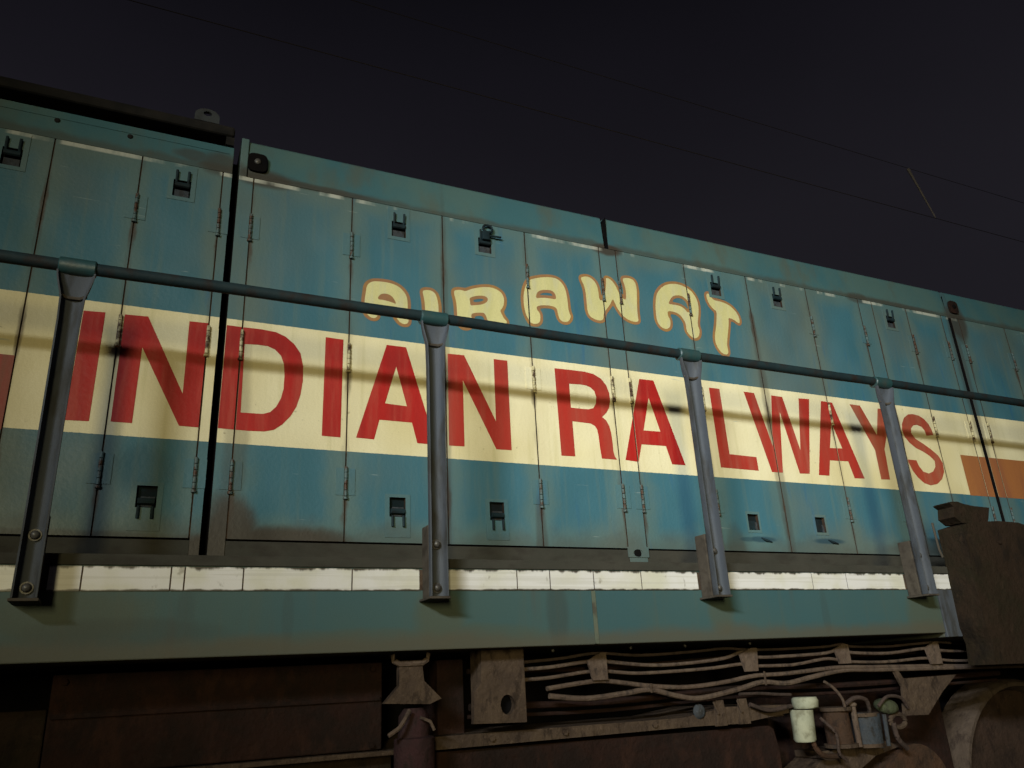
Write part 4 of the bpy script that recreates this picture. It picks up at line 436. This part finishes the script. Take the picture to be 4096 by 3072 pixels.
ld = MB(); ld.box(X0, .19, YW-.035, YW+.5, 3.905, 3.955, .012); ld.box(.155, .19, YW-.02, YW+.1, 3.862, 3.905); ld.build('roof_lid', M['rooflid'], loco)
lu = MB(); lc = (.065, 4.000)
out = [(.012, 3.955), (.118, 3.955)]+[(.065+.053*math.cos(a), 3.985+.040*math.sin(a)) for a in [math.pi*i/12 for i in range(13)]]
out = out[:2]+out[2:]
lu.prism([[(p[0], p[1]) for p in out], [(.066+.019*math.cos(a), 3.998+.013*math.sin(a)) for a in [2*math.pi*i/14 for i in range(14)]]], YW-.03, YW-.012)
lu.build('lifting_lug', M['lug'], loco)
for cx in (.300, 5.005):
    sq = lambda v: math.copysign(abs(v)**.55, v)
    dk = MB(); dk.prism([[(cx+.044*sq(math.cos(a)), 3.803+.048*sq(math.sin(a))) for a in [2*math.pi*i/24 for i in range(24)]]], YW-.016, YW-.0045)
    o = dk.build('lifting_boss', M['dark'] if cx < 1 else M['frame_dark'], loco)
    bb = MB(); bb.dome((cx, YW-.017, 3.806), .016, h=.6); bb.build('boss_bolt', M['bolt'] if cx < 1 else M['dark'], o, True)
for x, z in ((-.515, 3.862-.05), (-.235, 3.862-.055)):
    bb = MB(); bb.dome((x, YW-.0035, z), .012, h=.5); bb.build('roof_bolt', M['rooflid'], loco, True)
td = MB(); td.box(X0, .19, YW+.5, 5.9, 3.87, 3.95); td.box(.23, 4.93, YW+.30, 5.9, 3.905, 3.975); td.box(4.965, X1, YW+.30, 5.9, 3.905, 3.975); td.build('roof_deck', M['roof'], loco)

# painted lettering: thin coats of paint, cut where the seams between the doors run
def coat(name, rings, y, mat, parent=loco, cuts=True):
    p = MB(); p.prism(rings, y)
    if cuts:
        xs = [q[0] for q in rings[0]]; a, b = min(xs), max(xs)
        gaps = [(s_-G-.0005, s_+G+.0005) for s_ in seams_cut if a < s_ < b]
        if a < .21 < b or abs(a-.225) < .01: gaps.append((.1945, .2255))
        if a < 4.94 < b: gaps.append((4.929, 4.964))
        for g0, g1 in gaps:
            for gx in (g0, g1):
                bmesh.ops.bisect_plane(p.bm, geom=p.bm.verts[:]+p.bm.edges[:]+p.bm.faces[:], plane_co=(gx, 0, 0), plane_no=(1, 0, 0))
            kill = [f for f in p.bm.faces if g0 < f.calc_center_median().x < g1]
            bmesh.ops.delete(p.bm, geom=kill, context='FACES')
    return p.build(name, mat, parent)
words = [('letter', r) for r in RED_LETTERS]
for i, (nm, rings) in enumerate(words):
    coat('painted_letter', rings, YW-.0012, M['red_faded'] if i in (11, 12) else M['red_mid'] if i in (5, 6, 8, 9, 10, 13) else M['red'])
for rings in NAME_BORDERS: coat('name_letter_border', rings, YW-.0010, M['ochre'])
for rings in NAME_LETTERS: coat('name_letter', rings, YW-.0016, M['yellow'])
coat('painted_block', [rect(-4.15, -.512, 2.445, 2.736)], YW-.0012, M['brick'])
coat('painted_block', [rect(4.692, 9.0, 2.449, 2.712)], YW-.0012, M['orange'])

# side sill, walkway, tape
s_ = MB(); s_.box(X0, 1.694, YS, 5.9, 1.621, 1.945, .004); s_.box(1.703, 3.735, YS, 5.9, 1.621, 1.945, .004); s_.box(3.735, X1, YS+.012, 5.9, 1.60, 1.945, .004)
s_.build('side_sill', M['sill'], loco)
j = MB(); j.box(1.691, 1.709, YS-.003, YS-.0002, 1.624, 1.830); j.build('sill_weld', M['weld'], loco)
e_ = MB(); e_.box(X0, X1, YS-.008, YS-.0005, 1.914, 1.948, .002); e_.build('walkway_edge', M['brownband'], loco)
wk = MB(); wk.box(X0, X1, YS+.002, YW+.02, 1.9455, 1.951); wk.build('walkway', M['brownband'], loco)
tb = MB(); tb.box(X0, 3.735, YS-.0012, YS-.0003, 1.833, 1.909); tb.build('tape_backing', M['frame_brown'], loco)
tapes = [-4.5, -3.2, -2.4, -1.6, -1.1, -.62, -.345, None, -.262, -.167, .0946, .1367, .3237, .700, .9565, None, 1.030, 1.358, 1.504, 1.707, 1.940, 2.235, None, 2.325, 2.90, 3.12, 3.512, None, 3.590, 3.735, 3.90]
for a, b in zip(tapes, tapes[1:]):
    if a is None or b is None: continue
    t_ = MB(); t_.box(a+.0025, b-.0025, YS-.0038, YS-.0014, 1.832, 1.911); t_.build('reflective_tape', M['tape'], loco)
bp = MB(); bp.box(3.735, 3.92, YS-.006, YS+.011, 1.60, 1.831, .003); bp.build('step_plate', M['post'], loco)

# handrail and posts
PX = [-2.884, -1.594, -.304, .992, 2.270, 3.545, 6.10, 7.38]
hr = MB(); hr.tube([(X0, 2.800, 2.915)]+[(x, 2.800, 2.915+.0018*math.sin(x*2.1)+.0009*math.sin(x*7.3)) for x in [X0+.23*i for i in range(1, 60)]]+[(X1, 2.800, 2.915)], .0225, 14)
rail = hr.build('handrail', M['rail'], loco, True)
for x in PX:
    s_ = MB(); s_.tube([(x-.058, 2.800, 2.912), (x-.054, 2.800, 2.912), (x+.054, 2.800, 2.912), (x+.058, 2.800, 2.912)], .03, 14, rs=[.027, .031, .031, .027]); s_.build('rail_sleeve', M['sleeve'], rail, True)
def post(x):
    b = MB(); bm = b.bm
    sect = [(1.800, .058, .042), (1.99, .056, .042), (2.30, .057, .042), (2.70, .060, .042), (2.79, .066, .042), (2.83, .088, .040), (2.865, .104, .032), (2.885, .108, .026)]
    n_ = 12; In = []; Ou = []
    for z, w_, dpt in sect:
        In.append([bm.verts.new((x-w_/2*math.cos(math.pi*k/n_), YP+dpt*math.sin(math.pi*k/n_)**.45, z)) for k in range(n_+1)])
        w2 = w_+.011
        Ou.append([bm.verts.new((x-w2/2*math.cos(math.pi*k/n_), YP+.0005+(dpt+.005)*math.sin(math.pi*k/n_)**.45, z)) for k in range(n_+1)])
    for R_ in (In, Ou):
        for A, B in zip(R_, R_[1:]):
            for k in range(n_): bm.faces.new((A[k], A[k+1], B[k+1], B[k]))
    for i in range(len(sect)-1):
        for k in (0, n_): bm.faces.new((In[i][k], In[i+1][k], Ou[i+1][k], Ou[i][k]))
    for i in (0, -1):
        for k in range(n_): bm.faces.new((In[i][k], In[i][k+1], Ou[i][k+1], Ou[i][k]))
    bmesh.ops.recalc_face_normals(bm, faces=bm.faces)
    p = b.build('handrail_post', M['post'], loco, True)
    f = MB(); f.box(x-.040, x+.040, YP-.004, YS-.0045, 1.790, 1.799, .002); f.build('post_foot', M['bracket'], p)
    k = MB(); k.box(x-.027, x+.027, YP+.0485, YS-.0055, 1.7995, 2.065, .003); k.build('post_bracket', M['bracket'], p)
    for z in (1.990, 1.832):
        q = MB(); q.dome((x, YP+.030, z), .014, h=.9); q.tube([(x, YP+.034, z), (x, YP+.0415, z)], .019, 12); q.build('bolt', M['bolt'], p, True)
    rb = MB(); rb.tube([(x-.040, YP+.016, 2.800), (x-.020, YP+.030, 2.796), (x+.020, YP+.030, 2.796), (x+.040, YP+.016, 2.800)], .006, 6); rb.build('post_rib', M['bracket'], p, True)
for x in PX: post(x)

# below the sill
ub = MB(); ub.box(X0, X1, 3.75, 5.4, 1.0, 1.62); ub.build('underframe_core', M['dark'], loco)
pn = MB(); pn.box(-.228, .900, 3.20, 3.6, 1.283, 1.594, .006); pn.build('bogie_frame', M['frame_dark'], loco)
pn = MB(); pn.box(X0, -.232, 3.215, 3.6, .90, 1.487, .006); pn.build('equipment_box', M['sandbox'], loco)
pn = MB(); pn.box(-.20, .95, 3.24, 3.6, .60, 1.262, .006); pn.build('lower_frame', M['sandbox'], loco)
pn = MB(); pn.box(-.10, .95, 3.17, 3.6, 1.262, 1.279, .003); pn.build('frame_ledge', M['frame_brown'], loco)
pn = MB(); pn.box(1.125, 1.238, 3.20, 3.5, 1.30, 1.594, .005); pn.build('stay_plate', M['frame_dark'], loco)
tk = MB(); tk.prism([[(1.02, .5), (2.60, .5), (2.70, .75), (2.742, 1.05), (2.742, 1.15), (2.725, 1.235), (2.70, 1.250), (1.02, 1.262)]], 3.12, 3.7); tk.build('reservoir', M['frame_dark'], loco)
le = MB(); le.prism([[(.96, 1.272), (2.27, 1.276), (2.50, 1.272), (2.80, 1.300), (2.80, 1.335), (2.45, 1.345), (2.20, 1.315), (1.05, 1.318)]], 3.08, 3.5); le.build('equaliser_beam', M['frame_brown'], loco)
bk = MB(); R = .034
bk.prism([[(1.199, 1.356), (1.418, 1.349), (1.418, 1.6205), (1.237, 1.6205), (1.232, 1.50), (1.203, 1.468)], [(1.340+.030*math.cos(a), 1.416+.036*math.sin(a)) for a in [2*math.pi*i/18 for i in range(18)]]], 3.0, 3.03)
bk.box(1.2375, 1.247, 3.031, 3.12, 1.37, 1.6205)
bo = bk.build('hanging_bracket', M['frame_brown'], loco)
bh = MB(); bh.box(1.29, 1.39, 3.045, 3.05, 1.36, 1.47); bh.build('bracket_hole_shade', M['dark'], bo)  # added black sheet that paints the shade inside the bracket hole
# damper: flared bracket, cradle, cylinder, hose
db = MB(); db.prism([[(.904, 1.580), (.992, 1.578), (.999, 1.517), (1.066, 1.453), (1.020, 1.436), (.848, 1.446), (.904, 1.504)]], 2.985, 3.02); dbo = db.build('damper_bracket', M['frame_brown'], loco)
dc = MB(); dc.tube([(.876, 2.985, 1.612), (.884, 2.985, 1.590), (.905, 2.985, 1.579), (.992, 2.985, 1.579), (1.010, 2.985, 1.590), (1.019, 2.985, 1.613)], .011, 8); dc.build('damper_cradle', M['cable'], dbo, True)
dm = MB(); dm.tube([(.962, 3.0, 1.425), (.962, 3.0, 1.40), (.963, 3.0, 1.33), (.965, 3.0, 1.325), (.965, 3.0, .75)], .05, 18, rs=[.035, .055, .058, .074, .078]); dm.build('damper', M['damper'], loco, True)
hs = MB(); hs.tube([(.925, 2.93, 1.42), (.905, 2.92, 1.392), (.885, 2.92, 1.365), (.845, 2.92, 1.342)], .008, 8); hs.tube([(.962, 2.925, 1.395), (1.0, 2.925, 1.38), (1.015, 2.925, 1.35)], .006, 8); hs.build('damper_hose', M['cable'], loco, True)
# cables sagging between their clamps
def smooth(pts, n=6):
    P = [Vector(p) for p in pts]; P = [2*P[0]-P[1]]+P+[2*P[-1]-P[-2]]; o_ = []
    for i in range(1, len(P)-2):
        for k in range(n):
            t = k/n; o_.append(.5*((2*P[i])+(-P[i-1]+P[i+1])*t+(2*P[i-1]-5*P[i]+4*P[i+1]-P[i+2])*t*t+(-P[i-1]+3*P[i]-3*P[i+1]+P[i+2])*t**3))
    o_.append(P[-2]); return o_
cables = [
 [(1.430, 1.568), (1.612, 1.577), (1.780, 1.592), (1.980, 1.577), (2.241, 1.581), (2.449, 1.591), (2.560, 1.584), (2.640, 1.580), (2.814, 1.578), (3.059, 1.581), (3.170, 1.590), (3.230, 1.577), (3.46, 1.570), (3.70, 1.578), (3.84, 1.581), (4.06, 1.569), (4.6, 1.56)],
 [(1.430, 1.541), (1.553, 1.545), (1.728, 1.560), (1.800, 1.560), (2.038, 1.535), (2.234, 1.535), (2.442, 1.549), (2.556, 1.573), (2.630, 1.548), (2.807, 1.546), (3.051, 1.552), (3.160, 1.574), (3.200, 1.551), (3.459, 1.538), (3.731, 1.553), (3.85, 1.540), (4.045, 1.532), (4.6, 1.525)],
 [(1.430, 1.502), (1.550, 1.505), (1.724, 1.520), (1.813, 1.520), (1.971, 1.505), (2.164, 1.505), (2.366, 1.510), (2.543, 1.521), (2.613, 1.510), (2.798, 1.506), (2.881, 1.510), (3.057, 1.526), (3.19, 1.508), (3.447, 1.498), (3.715, 1.506), (3.83, 1.496), (4.03, 1.483), (4.6, 1.48)],
 [(1.540, 1.464), (1.700, 1.478), (1.815, 1.481), (2.028, 1.452), (2.219, 1.438), (2.424, 1.449), (2.597, 1.468), (2.790, 1.470), (3.110, 1.484), (3.355, 1.477), (3.794, 1.466), (4.055, 1.456), (4.6, 1.45)],
 [(1.548, 1.436), (1.715, 1.418), (1.900, 1.428), (2.026, 1.437), (2.149, 1.408), (2.278, 1.390), (2.488, 1.415), (2.635, 1.439), (2.780, 1.428), (2.936, 1.447), (3.15, 1.470), (3.38, 1.464), (3.8, 1.455), (4.5, 1.44)],
 [(2.50, 1.395), (2.62, 1.392), (2.72, 1.383), (2.80, 1.378)]]
for i, pts in enumerate(cables):
    cb = MB(); cb.tube(smooth([(x, 3.05+.006*math.sin(x*3+i), z) for x, z in pts]), (.0062, .0078, .0074, .0095, .0112, .007)[i], 8); cb.build('cable', M['cable_dark'] if i in (0, 5) else M['cable'], loco, True)
for x0, x1, xa, xb, zt, zb in ((1.790, 1.815, 1.744, 1.815, 1.593, 1.486), (2.585, 2.622, 2.540, 2.612, 1.588, 1.488), (3.150, 3.190, 3.119, 3.192, 1.588, 1.500), (3.790, 3.825, 3.745, 3.826, 1.584, 1.475)):
    k = MB(); k.prism([[(xa, zb), (xb, zb), (x1, zt), (x0, zt), (xa-.02, (zt+zb)/2+.025)]], 3.030, 3.042); k.build('cable_clamp', M['cable'], loco)
for x, z0, z1 in ((2.026, 1.425, 1.462), (2.648, 1.425, 1.485)):
    k = MB(); k.tube([(x, 3.036, z0), (x, 3.036, z1)], .005, 6); k.build('cable_tie', M['frame_brown'], loco, True)
# brake gear and air fittings at the right
bm_ = MB(); bm_.box(2.45, 2.80, 3.12, 3.4, 1.285, 1.330, .004); bm_.build('gear_rail', M['frame_brown'], loco)
for x, r_, z0, z1, mt in ((2.292, .026, 1.318, 1.352, 'olive'),):
    q = MB(); q.dome((x, 3.08, 1.335), .032, h=.5); q.build('rubber_buffer', M['bowl'], loco, True)
for x in (2.40, 2.53):
    q = MB(); q.prism([[(x-.030, 1.270), (x+.030, 1.270), (x+.022, 1.375), (x-.020, 1.375)]], 3.07, 3.085); q.tube([(x-.04, 3.06, 1.37), (x-.02, 3.06, 1.32)], .005, 6); q.build('rod_bracket', M['frame_brown'], loco)
q = MB(); q.tube([(2.838, 3.05, 1.176), (2.838, 3.05, 1.185), (2.844, 3.05, 1.31)], .058, 18, rs=[.044, .050, .052]); fo = q.build('filter_bowl', M['filter'], loco, True)
q = MB(); q.tube([(2.862, 3.04, 1.316), (2.862, 3.04, 1.322), (2.866, 3.04, 1.352), (2.866, 3.04, 1.364)], .07, 18, rs=[.052, .058, .060, .052]); q.build('filter_cap', M['filter'], fo, True)
q = MB(); q.tube(smooth([(2.86, 3.03, 1.18), (2.88, 3.03, 1.14), (2.93, 3.04, 1.11), (3.05, 3.06, 1.10)]), .012, 8); q.build('drain_pipe', M['copper'], fo, True)
q = MB(); q.tube([(3.100, 3.10, 1.13), (3.095, 3.10, 1.30)], .062, 16); q.build('drying_cylinder', M['copper'], loco, True)
q = MB(); q.tube([(3.165, 3.05, 1.13), (3.165, 3.05, 1.31)], .014, 10); q.dome((3.165, 3.05, 1.315), .022, (0, 0, 1)); q.build('feed_pipe', M['cable'], loco, True)
q = MB(); q.tube([(3.262, 3.09, 1.12), (3.275, 3.09, 1.27)], .070, 18); q.build('air_cylinder', M['bowl'], loco, True)
q = MB(); q.tube([(3.352, 3.05, 1.12), (3.360, 3.05, 1.26)], .010, 8); q.build('thin_pipe', M['bowl'], loco, True)
q = MB(); q.dome((3.395, 3.06, 1.295), .058, (0, -.3, 1), .6); q.build('valve_cover', M['olive'], loco, True)
q = MB(); q.tube([(3.445+.050*math.cos(a), 3.05, 1.227+.030*math.sin(a)) for a in [2*math.pi*i/18 for i in range(19)]], .012, 8, False); q.build('pipe_elbow', M['frame_brown'], loco, True)
q = MB(); q.tube(smooth([(2.985, 3.02, 1.425), (3.035, 3.02, 1.395), (3.075, 3.02, 1.35), (3.095, 3.03, 1.31)]), .007, 8); q.build('air_hose', M['cable'], loco, True)
q = MB(); q.prism([[(3.49, 1.452), (3.52, 1.452), (3.545, 1.415), (3.93, 1.418), (3.80, 1.34), (3.665, 1.240), (3.50, 1.246), (3.525, 1.377)]], 3.05, 3.065); q.build('gusset_plate', M['frame_brown'], loco)
q = MB(); q.prism([[(2.90, 1.04), (3.05, 1.115), (3.25, 1.128), (3.42, 1.135), (3.50, 1.105), (3.33, 1.075), (3.20, 1.02), (3.15, .9), (2.90, .9)]], 3.12, 3.3); q.build('bearing_cover', M['frame_brown'], loco)
q = MB(); q.tube([(3.60, 3.12, .90), (3.60, 3.40, .90)], .21, 28); q.build('brake_cylinder', M['copper'], loco, True)
q = MB(); q.box(2.95, 4.20, 3.40, 3.6, .6, 1.36, .01); q.build('truck_frame', M['frame_dark'], loco)
for x_, z_ in [(-.19, 1.57), (.86, 1.57), (.86, 1.30)]:
    q = MB(); q.tube([(x_, 3.199, z_), (x_, 3.188, z_)], .011, 6); q.build('frame_bolt', M['frame_dark'], loco)
q = MB(); q.box(-.22, .89, 3.188, 3.199, 1.455, 1.470, .002); q.build('frame_rib', M['frame_dark'], loco)
for zz, yy, rr in ((1.545, 3.165, .010), (1.410, 3.150, .014), (1.375, 3.17, .008)):
    q = MB(); q.tube(smooth([(1.24, yy, zz), (1.9, yy, zz-.012), (2.6, yy, zz+.006), (3.3, yy, zz-.01), (4.4, yy, zz)]), rr, 8); q.build('air_pipe', M['frame_dark'], loco, True)
for x_ in (1.30, 1.62, 2.05):
    q = MB(); q.tube([(x_, 3.079, 1.297), (x_, 3.068, 1.297)], .012, 6); q.build('beam_bolt', M['frame_brown'], loco)
for x_ in (1.55, 1.92, 2.20, 2.56):
    q = MB(); q.dome((x_, 3.00, 1.607), .007, h=.8); q.build('rivet', M['bolt'], loco, True)
for x_, z_ in ((3.095, 1.30), (3.095, 1.14), (3.262, 1.265), (3.262, 1.13)):
    q = MB(); q.tube([(x_, 3.095, z_-.008), (x_, 3.095, z_+.008)], .078, 16); q.build('cylinder_flange', M['frame_brown'], loco, True)
for pts, rr in (([(3.10, 3.03, 1.32), (3.16, 3.02, 1.345), (3.24, 3.03, 1.33), (3.27, 3.05, 1.27)], .010), ([(3.30, 3.02, 1.30), (3.36, 3.01, 1.34), (3.46, 3.02, 1.33), (3.52, 3.04, 1.28)], .008), ([(2.95, 3.05, 1.27), (3.0, 3.02, 1.20), (3.0, 3.02, 1.12), (3.05, 3.03, 1.08)], .007), ([(3.40, 3.04, 1.22), (3.41, 3.04, 1.15), (3.47, 3.05, 1.10)], .012), ([(2.55, 3.05, 1.35), (2.65, 3.04, 1.32), (2.78, 3.04, 1.33)], .009)):
    q = MB(); q.tube(smooth([p for p in pts]), rr, 8); q.build('hose', M['cable_dark'], loco, True)
q = MB(); q.box(2.98, 3.42, 3.13, 3.29, 1.09, 1.12, .004); q.build('valve_shelf', M['frame_brown'], loco)
for x_ in (4.1, 4.45, 4.8):
    q = MB(); q.tube([(x_, 2.749, 2.06), (x_, 2.740, 2.06)], .014, 6); q.build('box_bolt', M['sandbox'], loco)
# wheel behind the sand box
def wheel(cx):
    q = MB(); q.tube([(cx, 3.47, .76), (cx, 3.62, .76)], .55, 48); wo_ = q.build('wheel', M['wheel'], loco, True)
    q = MB(); n_ = 48; bm = q.bm; R1, R2 = .605, .545; rings = []
    for yy, rr in ((3.42, R1), (3.39, R1-.02), (3.39, R2+.02), (3.43, R2), (3.60, R2), (3.60, R1)):
        rings.append([bm.verts.new((cx+rr*math.cos(2*math.pi*k/n_), yy, .76+rr*math.sin(2*math.pi*k/n_))) for k in range(n_)])
    for i in range(6):
        A, B = rings[i], rings[(i+1) % 6]
        for k in range(n_): bm.faces.new((A[k], A[(k+1) % n_], B[(k+1) % n_], B[k]))
    bmesh.ops.recalc_face_normals(bm, faces=bm.faces)
    q.build('wheel_tyre', M['tyre'], wo_, True)
wheel(4.86); wheel(6.75)
# sand box with its filler at the right
q = MB(); q.prism([[(3.670, 2.140), (3.671, 1.98), (3.667, 1.88), (3.660, 1.64), (3.680, 1.561), (3.664, 1.46), (5.05, 1.44), (5.06, 1.70), (4.95, 1.90), (4.70, 2.01), (4.45, 2.085), (4.327, 2.115), (4.246, 2.148), (4.144, 2.169), (3.965, 2.172), (3.755, 2.160)]], 2.75, 2.897)
for v in q.bm.verts: v.co.x += .175*(1 if v.co.x < 4.1 else .9)
es = [e for e in q.bm.edges if all(abs(v.co.y-2.75) < 1e-4 for v in e.verts) and len(e.link_faces) == 2 and any(abs(f.normal.y) < .5 for f in e.link_faces)]
sbo = q.build('sand_box', M['sandbox'], loco)
q = MB(); q.prism([[(3.757, 2.268), (3.775, 2.276), (3.826, 2.278), (3.870, 2.268), (3.948, 2.259), (4.071, 2.256), (4.040, 2.192), (4.02, 2.165), (3.82, 2.165), (3.774, 2.195), (3.788, 2.250)]], 2.80, 2.90)
for v in q.bm.verts: v.co.x += .10
q.build('sand_filler', M['sandbox'], sbo)
q = MB(); q.tube([(3.762, 2.85, 2.160), (3.756, 2.85, 2.168), (3.762, 2.85, 2.03), (3.775, 2.85, 1.99)], .006, 8); q.build('pale_rod', M['tape'], sbo, True)  # thin pale rod beside the box

# ------------------------------------------------------------------ overhead line above the track
def empty(name, loc):
    o = bpy.data.objects.new(name, None); C.objects.link(o); o.location = loc; return o
ol = empty('overhead_line', (0, 0, 0)); ol['label'] = 'thin overhead electric wires above the locomotive roof with one slanting dropper'; ol['category'] = 'overhead wire'
def wire(name, z, r_, sag, mat):
    q = MB(); q.tube([(x, 4.7, z+sag*((x-7)/40)**2) for x in [-60+4*i for i in range(41)]], r_, 6, rs=None); return q.build(name, mat, ol, True)
wire('contact_wire', 5.92, .0030, .0, M['wire']); wire('messenger_wire', 6.50, .0026, .25, M['wire'])
q = MB(); q.tube([(7.13, 4.7, 6.49), (7.20, 4.7, 6.33), (7.37, 4.7, 5.93)], .008, 6, rs=[.016, .011, .007]); q.build('dropper', M['ceramic'], ol, True)
